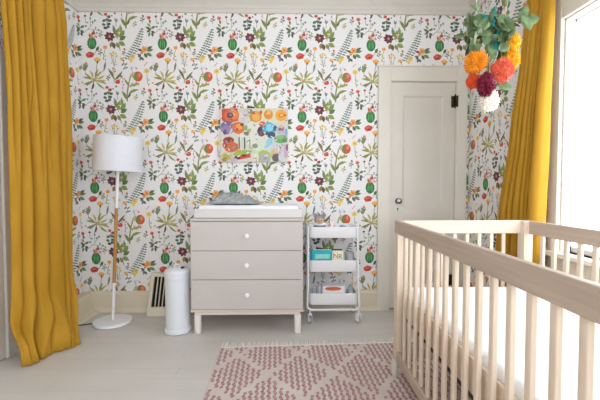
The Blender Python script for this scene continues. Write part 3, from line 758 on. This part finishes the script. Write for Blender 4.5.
# ------------------------------------------------------------------ floor lamp (leans a little to the right)
LB = Vector((-1.432, 2.85, 0))
t = thing('floor_lamp', LB, 'white floor lamp with drum shade and part wooden pole beside the left curtain', 'lamp')
m = MB(); m.lathe([(0, 0.002), (.138, .002), (.142, .006), (.142, .02), (.138, .026), (.05, .03), (0, .03)], LB, 48); m.build('base', M['white'], t)
lean = Matrix.Translation(LB) @ Matrix.Rotation(math.radians(2.9), 4, 'Y')
def up(r, z0, z1):
    return MB().lathe([(0, z0), (r, z0), (r, z1), (0, z1)], (0, 0, 0), 20, lean)
up(.0125, .028, .325).build('lower_pole', M['white'], t)
o = up(.0125, .325, .915).build('wooden_pole', M['polewood'], t); o['label'] = 'honey coloured wooden middle of the pole'
up(.0125, .915, 1.26).build('upper_pole', M['white'], t)
m = MB(); R0, R1, z0, z1 = .177, .174, 1.205, 1.468
m.lathe([(R0, z0), (R1, z1), (R1 - .004, z1), (R0 - .004, z0), (R0, z0)], (0, 0, 0), 64, lean); m.build('lamp_shade', M['shade'], t)
m = MB()
for a in (0, 2 * PI / 3, 4 * PI / 3): m.tube([lean @ Vector((0, 0, 1.25)), lean @ Vector((R0 * .985 * math.cos(a), R0 * .985 * math.sin(a), 1.25))], .003, 6)
m.build('spider', M['white'], t)
m = MB(); m.lathe([(0, 1.26), (.018, 1.26), (.02, 1.30), (.034, 1.34), (.03, 1.37), (0, 1.385)], (0, 0, 0), 20, lean); m.build('bulb', M['knob'], t)
m = MB(); m.tube([(-1.55, 2.835, .006), (-1.6, 2.825, .005), (-1.655, 2.80, .005), (-1.72, 2.80, .005)], .004, 8)
o = m.build('cord', M['blackcord'], t); o['label'] = 'black cord running to the left wall'

# ------------------------------------------------------------------ diaper pail
PC = Vector((-.862, 2.68, 0))
t = thing('diaper_pail', PC, 'tall white cylindrical pail with ring handle left of the dresser', 'pail')
m = MB(); m.lathe([(0, .003), (.092, .003), (.098, .008), (.098, .028), (.094, .036), (.089, .038), (.089, .405), (0, .405)], PC, 48); m.build('body', M['pail'], t)
m = MB(); m.lathe([(.089, .405), (.093, .407), (.093, .418), (.0905, .42), (.0905, .446), (.093, .448), (.093, .458), (.09, .464), (.078, .474), (.05, .48), (0, .482)], PC, 48); m.build('lid', M['pail'], t)
m = MB(); m.tube([PC + Vector((.002 + .019 * math.cos(a), -.02, .492 + .019 * math.sin(a))) for a in [2 * PI * i / 24 for i in range(24)]], .0055, 8, True); m.build('ring_handle', M['white'], t)
m = MB(); m.box(PC.x + .032, PC.x + .052, PC.y - .03, PC.y + .01, .476, .487, .003); m.build('latch', M['dark'], t)

# ------------------------------------------------------------------ dresser
dx0, dx1, dyf, dyb = -.741, .072, 2.60, 3.085
t = thing('dresser', ((dx0 + dx1) / 2, (dyf + dyb) / 2, 0), 'greige three drawer dresser with white knobs against the floral wallpaper', 'dresser')
m = MB(); w = .016
m.box(dx0, dx0 + w, dyf + .002, dyb, .17, .833).box(dx1 - w, dx1, dyf + .002, dyb, .17, .833).box(dx0, dx1, dyb - .01, dyb, .17, .833).box(dx0 + w, dx1 - w, dyf + .03, dyb, .17, .19)
m.box(dx0 - .002, dx1 + .002, dyf - .004, dyb, .834, .854, .003)
for zc in (.407, .619): m.box(dx0 + w, dx1 - w, dyf + .015, dyf + .05, zc - .01, zc + .01)
m.build('body', M['greige'], t, False)
m = MB(); m.box(dx0 - .004, dx1 + .004, dyf - .006, dyb, .169, .187, .003); o = m.build('plinth', M['pinkedge'], t, False); o['label'] = 'pinkish bottom edge board'
m = MB(); m.box(dx0 + .02, dx1 - .02, dyf + .022, dyf + .05, .141, .169, .003).box(dx0 + .02, dx1 - .02, dyb - .06, dyb - .03, .141, .169).box(dx0 + .02, dx0 + .045, dyf + .03, dyb - .03, .141, .169).box(dx1 - .045, dx1 - .02, dyf + .03, dyb - .03, .141, .169)
m.build('base_frame', M['legwood'], t, False)
for x in (dx0 + .038, dx1 - .038):
    for y in (dyf + .04, dyb - .05):
        m = MB(); m.lathe([(0, .002), (.023, .002), (.0245, .005), (.026, .141), (0, .141)], (x, y, 0), 24); m.build('leg', M['legwood'], t)
for za, zb in ((.189, .4045), (.4085, .6165), (.6205, .830)):
    m = MB(); m.box(dx0 + .003, dx1 - .003, dyf - .002, dyf + .018, za, zb, .0025)
    d = m.build('drawer', M['greige'], t, False)
    zc = (za + zb) / 2
    m = MB(); m.lathe([(0, 0), (.009, 0), (.0075, .004), (.008, .012), (.0155, .018), (.0175, .024), (.0145, .03), (0, .033)], (0, 0, 0), 24, Matrix.Translation((-.331, dyf - .002, zc + .004)) @ RX)
    m.build('knob', M['knob'], d)

# changing tray and pad
t = thing('changing_tray', (-.32, 2.84, .855), 'greige changing tray sitting on top of the dresser', 'tray')
tx0, tx1, ty0, ty1 = -.714, .067, 2.604, 3.075
m = MB(); m.box(tx0, tx1, ty0, ty0 + .014, .857, .921, .003); m.build('front_board', M['tray'], t, False)
m = MB(); m.box(tx0, tx1, ty1 - .014, ty1, .857, .897, .003); m.build('back_board', M['tray'], t, False)
for x in (tx0, tx1 - .014):
    m = MB(); m.box(x, x + .014, ty0 + .014, ty1 - .014, .857, .897, .003); m.build('side_board', M['tray'], t, False)
m = MB(); m.box(tx0 + .014, tx1 - .014, ty0 + .014, ty1 - .014, .857, .868); m.build('tray_floor', M['tray'], t, False)
t = thing('changing_pad', (-.32, 2.84, .868), 'white padded changing mat lying in the tray under the grey blanket', 'changing pad')
def pad(u, v):
    x = lerp(tx0 + .016, tx1 - .016, u); y = lerp(ty0 + .017, ty1 - .016, v)
    e = min(u, 1 - u) * 24; e2 = min(v, 1 - v) * 14
    r = sstep(0, .45, min(e, 1)) * sstep(0, .45, min(e2, 1))
    edge = math.exp(-((min(v, 1 - v) - .12) / .09) ** 2)
    return (x, y, .872 + r * (.064 + .010 * edge) + .0015 * noise.noise((x * 14, y * 14, 0)))
pm = cloth_sheet(pad, 60, 40); o = pm.build('pad', M['pad'], t)
sk = o.modifiers.new('thickness', 'SOLIDIFY'); sk.thickness = .004; sk.offset = -1
m = MB(); m.box(-.318, -.30, ty0 + .03, ty1 - .1, .941, .944, .001); m.build('safety_strap', M['white'], t, False)

# blanket: folded layers with crumples
def blanket():
    def lay(x0, x1, y0, y1, zf, seed, n=56, k=30):
        def fn(u, v):
            x = lerp(x0, x1, u); y = lerp(y0, y1, v)
            e = min(u, 1 - u, .5) * 2; e2 = min(v, 1 - v, .5) * 2
            dome = (1 - (1 - min(1, e * 1.6)) ** 2.4) * (1 - (1 - min(1, e2 * 1.6)) ** 2.4)
            c = noise.noise((x * 9 + seed, y * 10, seed)) * .5 + .5 * noise.noise((x * 26, y * 24 + seed, 3.3))
            r = .004 * math.sin(x * 130 + 9 * noise.noise((x * 6, y * 6, seed)))
            return (x + .012 * noise.noise((y * 14, x * 3, seed + 5)), y + .014 * noise.noise((x * 13, seed, 2)), .9505 + dome * (zf(u, v) + .02 * (c + .3) + r))
        return cloth_sheet(fn, n, k)
    a = lay(-.655, -.272, 2.76, 3.02, lambda u, v: .018 + .024 * sstep(.02, .12, u) * sstep(1.0, .72, u) + .030 * sstep(.10, .17, u) * sstep(.70, .52, u) + .005 * math.sin(7 * v + 22 * u), 1.3)
    return a
o = blanket().build('blanket', M['blanket'])
sk = o.modifiers.new('thickness', 'SOLIDIFY'); sk.thickness = .006; sk.offset = 1
tag(recenter(o), 'crumpled grey knitted blanket lying on the changing pad', 'blanket')

# ------------------------------------------------------------------ utility cart
cx0, cx1, cyf, cyb = .128, .503, 2.78, 3.07
t = thing('utility_cart', ((cx0 + cx1) / 2, (cyf + cyb) / 2, 0), 'white three tier metal trolley on casters right of the dresser', 'cart')
def rrect(x0, x1, y0, y1, r, n=6):
    out = []
    for cx, cy, a0 in ((x1 - r, y1 - r, 0), (x0 + r, y1 - r, PI / 2), (x0 + r, y0 + r, PI), (x1 - r, y0 + r, 1.5 * PI)):
        for i in range(n + 1):
            a = a0 + PI / 2 * i / n; out.append((cx + r * math.cos(a), cy + r * math.sin(a)))
    return out
def tray_mesh(z0, z1):
    m = MB(); bm = m.bm; th = .004
    A = rrect(cx0, cx1, cyf, cyb, .03); B = rrect(cx0 + th, cx1 - th, cyf + th, cyb - th, .027); K = rrect(cx0 + .006, cx1 - .006, cyf + .006, cyb - .006, .027)
    o0 = [bm.verts.new((x, y, z0)) for x, y in K]; o1 = [bm.verts.new((x, y, z0 + .01)) for x, y in A]; o2 = [bm.verts.new((x, y, z1)) for x, y in A]
    i2 = [bm.verts.new((x, y, z1)) for x, y in B]; i0 = [bm.verts.new((x, y, z0 + .006)) for x, y in B]
    n = len(A)
    for p, q in ((o0, o1), (o1, o2), (o2, i2), (i2, i0)):
        for i in range(n): bm.faces.new((p[i], p[(i + 1) % n], q[(i + 1) % n], q[i]))
    bm.faces.new(o0); bm.faces.new(i0)
    return m
for z0, z1 in ((.683, .769), (.417, .508), (.157, .248)): tray_mesh(z0, z1).build('tray', M['cartwhite'], t, True, 50)
for y in (cyf + .03, cyb - .03):
    xa, xb, zb, r = cx0 - .009, cx1 + .024, .11, .035
    pts = [(xa, y, .775), (xa, y, .6), (xa, y, .3), (xa - .006, y, zb + r)]
    for i in range(1, 7):
        a = PI + PI / 2 * i / 6; pts.append((xa - .006 + r + r * math.cos(a), y, zb + r + r * math.sin(a)))
    for i in range(0, 7):
        a = 1.5 * PI + PI / 2 * i / 6; pts.append((xb - r + r * math.cos(a), y, zb + r + r * math.sin(a)))
    pts += [(xb - .012, y, .3), (xb - .018, y, .6), (xb - .018, y, .775)]
    m = MB(); m.tube(pts, .0085, 10); m.build('frame', M['cartwhite'], t)
for x in (cx0 + .01, cx1 + .003):
    m = MB(); m.tube([(x, cyf + .03, .11), (x, cyb - .03, .11)], .0075, 8); m.build('crossbar', M['cartwhite'], t)
for x, rot in ((cx0 + .006, .15), (cx1 + .016, .5)):
    for y in (cyf + .03, cyb - .03):
        T = Matrix.Translation((x, y, 0)) @ Matrix.Rotation(rot, 4, 'Z')
        m = MB(); m.tube([(x, y, .104), (x, y, .078)], .0065, 10)
        for s in (-1, 1): m.box(s * .0135 - .0015, s * .0135 + .0015, -.022, .022, .02, .072, .001, 1, T)
        m.box(-.015, .015, -.014, .014, .07, .08, .002, 1, T)
        c = m.build('caster', M['cartwhite'], t, False)
        m = MB(); m.lathe([(0, -.011), (.022, -.011), (.0265, -.007), (.0265, .007), (.022, .011), (0, .011)], (0, 0, 0), 24, T @ Matrix.Translation((0, .008, .0275)) @ Matrix.Rotation(PI / 2, 4, 'Y'))
        m.build('wheel', M['greycloth'], c)

# things on the cart
tk = thing('plush_toy', (.215, 2.86, .69), 'grey plush animal with a tan face on the top tray of the cart', 'plush toy')
m = MB(); m.ball((.215, 2.89, .748), (.052, .045, .055)); m.build('body', M['greyplush'], tk)
m = MB(); m.ball((.213, 2.862, .822), (.043, .038, .036), 3)
hd = m.build('head', M['greyplush'], tk)
m = MB(); m.ball((.211, 2.832, .812), (.034, .018, .024), 3); o = m.build('face', M['tanplush'], hd); o['label'] = 'tan furry face'
for x in (.198, .223): m = MB(); m.ball((x, 2.816, .818), .0042, 2); m.build('eye', M['dark'], hd)
m = MB(); m.ball((.2105, 2.813, .808), (.005, .004, .0035), 2); m.build('nose', M['dark'], hd)
for x, dxx in ((.18, -.5), (.247, .5)):
    m = MB(); m.ball((x, 2.868, .852), (.016, .01, .02), 3, Matrix.Rotation(dxx, 4, 'Y')); m.build('ear', M['greyplush'], hd)
m = MB(); m.tube([(.213 + .044 * math.cos(a), 2.872 + .036 * math.sin(a), .785) for a in [2 * PI * i / 24 for i in range(24)]], .011, 8, True); m.build('scarf', M['sheet'], tk)
def bundle(x0, x1, y0, y1, z0, h, seed, n=26):
    m = MB(); bm = m.bm; G = []; B = []
    for j in range(n + 1):
        r, b = [], []
        for i in range(n + 1):
            u, v = i / n, j / n; x = lerp(x0, x1, u); y = lerp(y0, y1, v); e = min(u, 1 - u) * 3; e2 = min(v, 1 - v) * 3
            z = z0 + .004 + h * min(1, e) ** .5 * min(1, e2) ** .5 * (.8 + .35 * noise.noise((x * 24, y * 20, seed)) + .12 * noise.noise((x * 70, y * 60, seed)))
            r.append(bm.verts.new((x + .004 * noise.noise((y * 30, seed, z * 20)), y, z))); b.append(bm.verts.new((x, y, z0)))
        G.append(r); B.append(b)
    for j in range(n):
        for i in range(n):
            bm.faces.new((G[j][i], G[j][i + 1], G[j + 1][i + 1], G[j + 1][i])); bm.faces.new((B[j][i], B[j + 1][i], B[j + 1][i + 1], B[j][i + 1]))
    for i in range(n):
        for a, b in ((0, n),):
            bm.faces.new((G[a][i], B[a][i], B[a][i + 1], G[a][i + 1])); bm.faces.new((G[b][i], G[b][i + 1], B[b][i + 1], B[b][i]))
            bm.faces.new((G[i][a], G[i + 1][a], B[i + 1][a], B[i][a])); bm.faces.new((G[i][b], B[i][b], B[i + 1][b], G[i + 1][b]))
    return m
o = bundle(.272, .345, 2.80, 2.95, .692, .14, 4.1).build('cloth', M['floral'])
tag(recenter(o), 'bunched white cloth with pink flowers beside the plush toy on the cart', 'cloth')
o = bundle(.35, .475, 2.83, 2.99, .692, .078, 7.7).build('cloth', M['greycloth'])
tag(recenter(o), 'flat pale grey cloth at the right end of the top cart tray', 'cloth')

def flat_text(s, size, mat, name, parent, loc):
    cu = bpy.data.curves.new(name, 'FONT'); cu.body = s; cu.size = size; cu.extrude = .0004; cu.align_x = 'CENTER'
    tmp = bpy.data.objects.new(name + '_curve', cu)
    COL.objects.link(tmp); dg = bpy.context.evaluated_depsgraph_get(); dg.update()
    me = bpy.data.meshes.new_from_object(tmp.evaluated_get(dg)); bpy.data.objects.remove(tmp)
    me.transform(Matrix.Translation(Vector(loc) - origin(parent)) @ Matrix.Rotation(PI / 2, 4, 'X'))
    me.materials.clear(); me.materials.append(mat)
    o = bpy.data.objects.new(name, me); COL.objects.link(o); o.parent = parent; return o
# turquoise picture book, standing face outwards
zb = .424
t = thing('book', (.222, 2.82, zb), 'turquoise picture book standing in the middle tray of the cart', 'book')
m = MB(); m.box(.136, .306, 2.812, 2.836, zb, .582, .002); m.build('cover', M['turq'], t, False)
m = MB(); m.box(.136, .152, 2.8105, 2.8125, zb, .582); o = m.build('spine_strip', M['turqdark'], t, False); o['label'] = 'darker blue strip along the left edge'
m = MB(); m.box(.175, .29, 2.8108, 2.8122, .515, .552, .0004); o = m.build('title_panel', M['palegreen'], t, False); o['label'] = 'pale mint panel'
m = MB(); m.lathe([(0, 0), (.008, 0), (.008, .001), (0, .001)], (0, 0, 0), 16, Matrix.Translation((.215, 2.8122, .522)) @ RX); m.build('dot', M['pinkdot'], t, False)
m = MB(); m.box(.16, .304, 2.837, 2.8405, zb, .585); m.build('page_block', M['boxwhite'], t, False)
t = thing('book', (.352, 2.82, zb), 'cream book with orange N and green R on its cover beside the turquoise one', 'book')
m = MB(); m.box(.309, .398, 2.812, 2.832, zb, .578, .002); m.build('cover', M['cream'], t, False)
flat_text('N', .058, M['orange_ink'], 'letter', t, (.336, 2.8115, .519))
flat_text('R', .054, M['green_ink'], 'letter', t, (.373, 2.8115, .514))
t = thing('book', (.33, 2.93, zb), 'dark backed book lying behind the turquoise book in the cart', 'book')
m = MB(); m.box(.205, .40, 2.90, 2.925, zb, .574, .002); m.build('cover', M['darkbook'], t, False)
m = MB(); m.box(.208, .397, 2.903, 2.922, .568, .5725); m.build('page_block', M['boxwhite'], t, False)
t = thing('storage_cup', (.452, 2.86, .424), 'pale grey cup at the right of the middle cart tray', 'cup')
m = MB(); m.lathe([(0, 0), (.03, 0), (.036, .135), (.033, .135), (.028, .005), (0, .005)], (.452, 2.86, .424), 24); m.build('cup', M['greycloth'], t)
# bottom tray
zb = .164
t = thing('box', (.32, 2.85, zb), 'white box with an oval coral label in the bottom tray of the cart', 'box')
m = MB(); m.box(.232, .412, 2.82, 2.92, zb, .293, .003); m.build('carton', M['boxwhite'], t, False)
m = MB(); m.lathe([(0, 0), (1, 0), (1, .0015), (0, .0015)], (0, 0, 0), 36, Matrix.Translation((.318, 2.8201, .275)) @ RX @ Matrix.Diagonal((.066, .0155, 1, 1))); o = m.build('oval_label', M['coral'], t, False); o['label'] = 'coral oval label'
for x, y, h, lab in ((.172, 2.85, .118, 'grey rolled cloth at the far left of the bottom cart tray'), (.208, 2.835, .128, 'grey rolled cloth next to the coral labelled box')):
    m = MB(); m.lathe([(0, 0), (.014, 0), (.0175, .004), (.018, h - .006), (.014, h), (.009, h - .004), (0, h - .006)], (x, y, zb), 16); o = m.build('rolled_cloth', M['greycloth'], None)
    tag(recenter(o), lab, 'cloth', 'rolled cloths in the bottom tray')
o = bundle(.43, .49, 2.81, 2.92, .164, .13, 2.2).build('cloth', M['greycloth'])
tag(recenter(o), 'bunched grey cloth at the right end of the bottom cart tray', 'cloth')

# ------------------------------------------------------------------ rug
rug = thing('rug', (-.484, 2.374, 0), 'cream flatwoven rug with dusty pink diamonds and fringe in front of the dresser', 'rug')
RW, RL = 1.62, 2.5
m = MB(); m.box(-.484, -.484 + RW, 2.374 - RL, 2.374, .001, .008, .002, 1)
o = m.build('weave', M['rug'], rug, False)
m = MB(); rnd = random.Random(5); x = .004
m.box(-.484, -.484 + RW, 2.371, 2.388, .0015, .0075)
while x < RW - .004:
    L = rnd.uniform(.06, .09); dxx = rnd.uniform(-.014, .014); bx = -.484 + x
    m.tube([(bx, 2.376, .005), (bx + dxx * .4, 2.376 + L * .5, .005 + rnd.uniform(0, .003)), (bx + dxx, 2.376 + L, .004)], [.0042, .0036, .003], 5)
    x += rnd.uniform(.011, .016)
o = m.build('fringe', M['fringe'], rug); o['kind'] = 'stuff'; o['label'] = 'loose cream fringe'
rug.rotation_euler.z = math.radians(2.8)

# ------------------------------------------------------------------ crib
X0, X1, Y0, Y1 = .578, 1.336, .56, 2.03
ZT, ZB = .892, .10
crib = thing('crib', ((X0 + X1) / 2, (Y0 + Y1) / 2, 0), 'washed pale wood crib with slatted sides in front of the closet door', 'crib')
P = .026
PX, PY = .05, .06
for (x, y) in ((X0, Y0), (X0, Y1 - PY), (X1 - PX, Y0), (X1 - PX, Y1 - PY)):
    m = MB(); m.box(x, x + PX, y, y + PY, ZB, ZT - .002, .003); p_ = m.build('corner_post', M['slat'], crib, False)
    cx, cy = x + (.002 if x < 1 else PX - .002), y + (PY - .026 if y > 1 else .026)
    m = MB(); m.lathe([(0, .0095), (.0155, .0095), (.018, .013), (.0195, .06), (.0195, .098), (.014, .1), (0, .1)], (cx, cy, 0), 24); f_ = m.build('foot', M['footcap'], p_); f_['label'] = 'pale painted turned foot'
for x in (X0, X1 - P):
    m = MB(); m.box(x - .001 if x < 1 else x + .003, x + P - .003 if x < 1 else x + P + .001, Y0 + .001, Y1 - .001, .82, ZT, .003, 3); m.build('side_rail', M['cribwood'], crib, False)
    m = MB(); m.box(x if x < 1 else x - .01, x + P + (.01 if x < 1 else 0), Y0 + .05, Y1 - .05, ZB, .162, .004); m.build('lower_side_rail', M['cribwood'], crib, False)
    xs_ = x + P + .006 if x < 1 else x - .018
    m = MB(); m.box(xs_, xs_ + .012, Y0 + .066, Y1 - .066, .372, .497, .002); m.build('support_rail', M['slat'], crib, False)
    for k in range(16):
        y = .619 + .0836 * k
        m = MB(); m.box(x + .005, x + .020, y - .012, y + .012, .15, .826, .003, 3); m.build('slat', M['slat'], crib, True, 60)
for y in (Y0, Y1 - P):
    m = MB(); m.box(X0 + P - .002, X1 - P + .002, y, y + P, .818, ZT - .001, .004, 3); m.build('end_rail', M['cribwoodX'], crib, False)
    m = MB(); m.box(X0 + P - .002, X1 - P + .002, y, y + P, ZB, .156, .004); m.build('lower_end_rail', M['cribwoodX'], crib, False)
    for k in range(9):
        x = .641 + .0695 * k
        m = MB(); m.box(x - .0105, x + .0105, y + .007, y + .019, .15, .826, .004, 3); m.build('slat', M['slat'], crib, True, 60)
m = MB()
for x in (X0 + P + .008, X1 - P - .02): m.box(x, x + .012, Y0 + .03, Y1 - .03, .352, .371)
for y in (Y0 + .03, Y1 - .042): m.box(X0 + P + .008, X1 - P - .008, y, y + .012, .352, .371)
for i in range(7):
    y = lerp(Y0 + .12, Y1 - .12, i / 6); m.box(X0 + P + .01, X1 - P - .01, y - .01, y + .01, .36, .37)
o = m.build('mattress_support', M['black'], crib, False); o['label'] = 'black metal mattress support'
for (x, zz) in ((X0 + P, .78), (X1 - P, .78)):
    for y in (Y1 - .018,):
        m = MB(); m.ball((x + (.001 if x < 1 else -.001), y, zz), .0035, 2); m.build('bolt', M['chrome'], crib)
mt = thing('crib_mattress', ((X0 + X1) / 2, (Y0 + Y1) / 2, .372), 'crib mattress under a plain white fitted sheet inside the slatted crib', 'mattress')
m = MB(); m.box(X0 + P + .02, X1 - P - .02, Y0 + PY + .008, Y1 - PY - .008, .3725, .532, .03, 6)
m.build('fitted_sheet', M['sheet'], mt, True, 60)

# ------------------------------------------------------------------ hanging bouquet over the crib
FC = Vector((1.0, 1.75, 1.90))
t = thing('hanging_bouquet', (1.0, 1.75, 1.45), 'upside down bouquet of bright cloth flowers and leaves hanging over the crib', 'hanging flowers')
m = MB(); m.tube([(.872, 1.76, ZC - .001), (.874, 1.76, 2.1), (.90, 1.758, 1.885)], .0018, 6); m.tube([(1.12, 1.76, ZC - .001), (1.06, 1.76, 2.1), (1.03, 1.76, 1.9)], .0012, 6)
m.build('string', M['string'], t)
m = MB(); m.box(-.10, .10, -.007, .007, -.006, .006, .002, 1, Matrix.Translation((.985, 1.75, 1.895)) @ Matrix.Rotation(.35, 4, 'Z') @ Matrix.Rotation(-.06, 4, 'Y'))
m.build('crossbar', M['teal'], t, False)
m = MB(); m.box(-.007, .007, -.009, .009, -.055, .04, .002, 1, Matrix.Translation((.962, 1.735, 1.90)) @ Matrix.Rotation(.1, 4, 'Y')); m.build('hook', M['teal'], t, False)
m = MB(); m.box(-.013, .013, -.02, .02, -.06, .05, .004, 1, Matrix.Translation((.99, 1.76, 1.80)) @ Matrix.Rotation(.2, 4, 'Y')); m.build('ribbon', M['teal'], t, False)
def blossom(c, r, mat, seed, petals=3, depth=.24, name='flower'):
    rnd = random.Random(seed); m = MB()
    bmesh.ops.create_icosphere(m.bm, subdivisions=petals, radius=1)
    for v in m.bm.verts: v.co *= 1 + .22 * noise.noise(v.co * 2.4 + Vector((seed, 0, 0)))
    fs = m.bm.faces[:]
    res = bmesh.ops.inset_individual(m.bm, faces=fs, thickness=.03, depth=.06)
    pk = bmesh.ops.poke(m.bm, faces=fs, offset=0)
    for v in pk['verts']: v.co = v.co * (1 + rnd.uniform(.1, 1.2) * depth) + Vector((rnd.uniform(-.07, .07), rnd.uniform(-.07, .07), rnd.uniform(-.07, .07)))
    rx, ry, rz = r
    bmesh.ops.transform(m.bm, matrix=Matrix.Translation(c) @ Matrix.Rotation(rnd.uniform(0, 6), 4, 'Z') @ Matrix.Diagonal((rx * .8, ry * .8, rz * .8, 1)), verts=m.bm.verts)
    return m.build(name, mat, t, False)
def fl(c, r, mat, seed, lab):
    o = blossom(c, r, mat, seed); o['label'] = lab
fl((.878, 1.74, 1.682), (.056, .052, .060), M['fgold'], 1, 'amber blossom on the left')
fl((1.056, 1.75, 1.778), (.045, .045, .060), M['fyellow'], 2, 'tall golden blossom on the right')
fl((1.066, 1.76, 1.70), (.042, .042, .055), M['fyellow'], 8, 'golden blossom on the right')
fl((1.000, 1.725, 1.638), (.056, .052, .058), M['fcoral'], 3, 'coral blossom in the middle')
fl((.882, 1.765, 1.596), (.036, .036, .040), M['forange'], 4, 'red orange blossom on the left')
fl((.918, 1.715, 1.565), (.044, .04, .060), M['fburg'], 5, 'burgundy blossom')
fl((.950, 1.74, 1.497), (.045, .045, .058), M['fwhite'], 6, 'ivory blossom at the bottom')
# leaves: stems come down and out from the bar
def oval_leaf(m, base, d, L, w, curl=.18):
    d = d.normalized(); side = d.cross(Vector((0, -1, .2)));
    if side.length < .1: side = d.cross(Vector((1, 0, 0)))
    side.normalize(); nrm = side.cross(d).normalized()
    n = 7; A = []; B = []; C = []
    for i in range(n + 1):
        s = i / n; hw = w * .5 * math.sin(PI * min(1, s * .94 + .04)) ** .7
        c = base + d * (L * s) + nrm * (curl * L * s * s)
        A.append(m.bm.verts.new(c - side * hw + nrm * hw * .25)); B.append(m.bm.verts.new(c)); C.append(m.bm.verts.new(c + side * hw + nrm * hw * .25))
    for i in range(n):
        m.bm.faces.new((A[i], B[i], B[i + 1], A[i + 1])); m.bm.faces.new((B[i], C[i], C[i + 1], B[i + 1]))
def add_leaf(base, d, L, w, mat):
    m = MB(); oval_leaf(m, Vector(base), Vector(d), L, w)
    o = m.build('leaf', mat, t); s_ = o.modifiers.new('thickness', 'SOLIDIFY'); s_.thickness = .0012
rnd = random.Random(21)
big = [((.985, 1.73, 1.905), (.3, -.1, -1), .10, .062), ((.955, 1.74, 1.89), (-.75, -.1, -.75), .085, .046), ((.94, 1.74, 1.84), (-.35, -.1, -1), .095, .05), ((.90, 1.74, 1.85), (-.9, -.1, -.3), .08, .05),
       ((1.08, 1.73, 1.86), (.35, 0, 1), .085, .045), ((1.10, 1.73, 1.87), (1, 0, .15), .07, .055), ((1.09, 1.72, 1.90), (.35, 0, -1), .085, .055), ((1.02, 1.74, 1.84), (-.2, 0, -1), .10, .05),
       ((.99, 1.77, 1.66), (.5, 0, -1), .07, .04), ((1.0, 1.76, 1.58), (1, 0, -.35), .07, .042), ((.88, 1.75, 1.80), (-.3, 0, -1), .09, .04), ((.95, 1.75, 1.78), (.2, 0, -1), .09, .045), ((.86, 1.75, 1.86), (-.4, 0, .9), .06, .03)]
for b, d, L, w in big: add_leaf(b, d, L, w, M['leaf'])
for i in range(64):
    b = (rnd.uniform(.83, 1.07), 1.75 + rnd.uniform(-.06, .06), rnd.uniform(1.745, 1.91))
    d = (b[0] - .97 + rnd.uniform(-.5, .5), rnd.uniform(-.4, .4), rnd.uniform(-1, .5))
    add_leaf(b, d, rnd.uniform(.045, .08), rnd.uniform(.018, .04), M['leaf'] if rnd.random() < .55 else M['leafdark'])
for i, (a, b, c) in enumerate((((.96, 1.75, 1.9), (.93, 1.75, 1.80), (.935, 1.74, 1.69)), ((1.0, 1.75, 1.9), (1.0, 1.74, 1.78), (1.005, 1.73, 1.66)), ((1.03, 1.75, 1.9), (1.06, 1.75, 1.86), (1.068, 1.75, 1.80)), ((.98, 1.76, 1.9), (.95, 1.76, 1.7), (.955, 1.745, 1.53)),
                              ((.95, 1.75, 1.9), (.87, 1.75, 1.87), (.84, 1.75, 1.78)), ((.99, 1.74, 1.88), (1.10, 1.73, 1.87), (1.13, 1.73, 1.93)), ((.95, 1.75, 1.88), (.90, 1.75, 1.74), (.90, 1.75, 1.62)))):
    m = MB(); m.tube([a, b, c], .003, 6); m.build('stem', M['stem'], t)

# ------------------------------------------------------------------ daylight
W = bpy.data.worlds.new('daylight'); SC.world = W; W.use_nodes = True
bg = W.node_tree.nodes['Background']; bg.inputs['Color'].default_value = (.84, .912, 1.0, 1); bg.inputs['Strength'].default_value = 8.6
def portal(name, loc, rot, sx, sy):
    l = bpy.data.lights.new(name, 'AREA'); l.shape = 'RECTANGLE'; l.size = sx; l.size_y = sy; l.cycles.is_portal = True
    o = bpy.data.objects.new(name, l); COL.objects.link(o); o.location = loc; o.rotation_euler = rot
for i, (y0, y1, z0, z1) in enumerate(WIN): portal('window_portal', (XR + .11, (y0 + y1) / 2, (z0 + z1) / 2), (0, PI / 2, 0), z1 - z0, y1 - y0)
portal('fill_opening_portal', ((FO[0] + FO[1]) / 2, YF - .11, (FO[2] + FO[3]) / 2), (PI / 2, 0, 0), FO[1] - FO[0], FO[3] - FO[2])

# ------------------------------------------------------------------ camera
cam = bpy.data.cameras.new('camera'); co = bpy.data.objects.new('camera', cam); COL.objects.link(co)
co.location = (0, 0, 1.08); co.rotation_euler = (PI / 2 - math.atan(13 / 360), 0, -math.atan(7 / 360))
cam.sensor_width = 36; cam.lens = 21.6; cam.clip_start = .02
SC.camera = co
SC.cycles.max_bounces = 10; SC.cycles.diffuse_bounces = 6
vs_ = SC.view_settings; vs_.view_transform = 'Standard'; vs_.look = 'None'; vs_.exposure = -.2; vs_.gamma = 1; vs_.use_curve_mapping = False
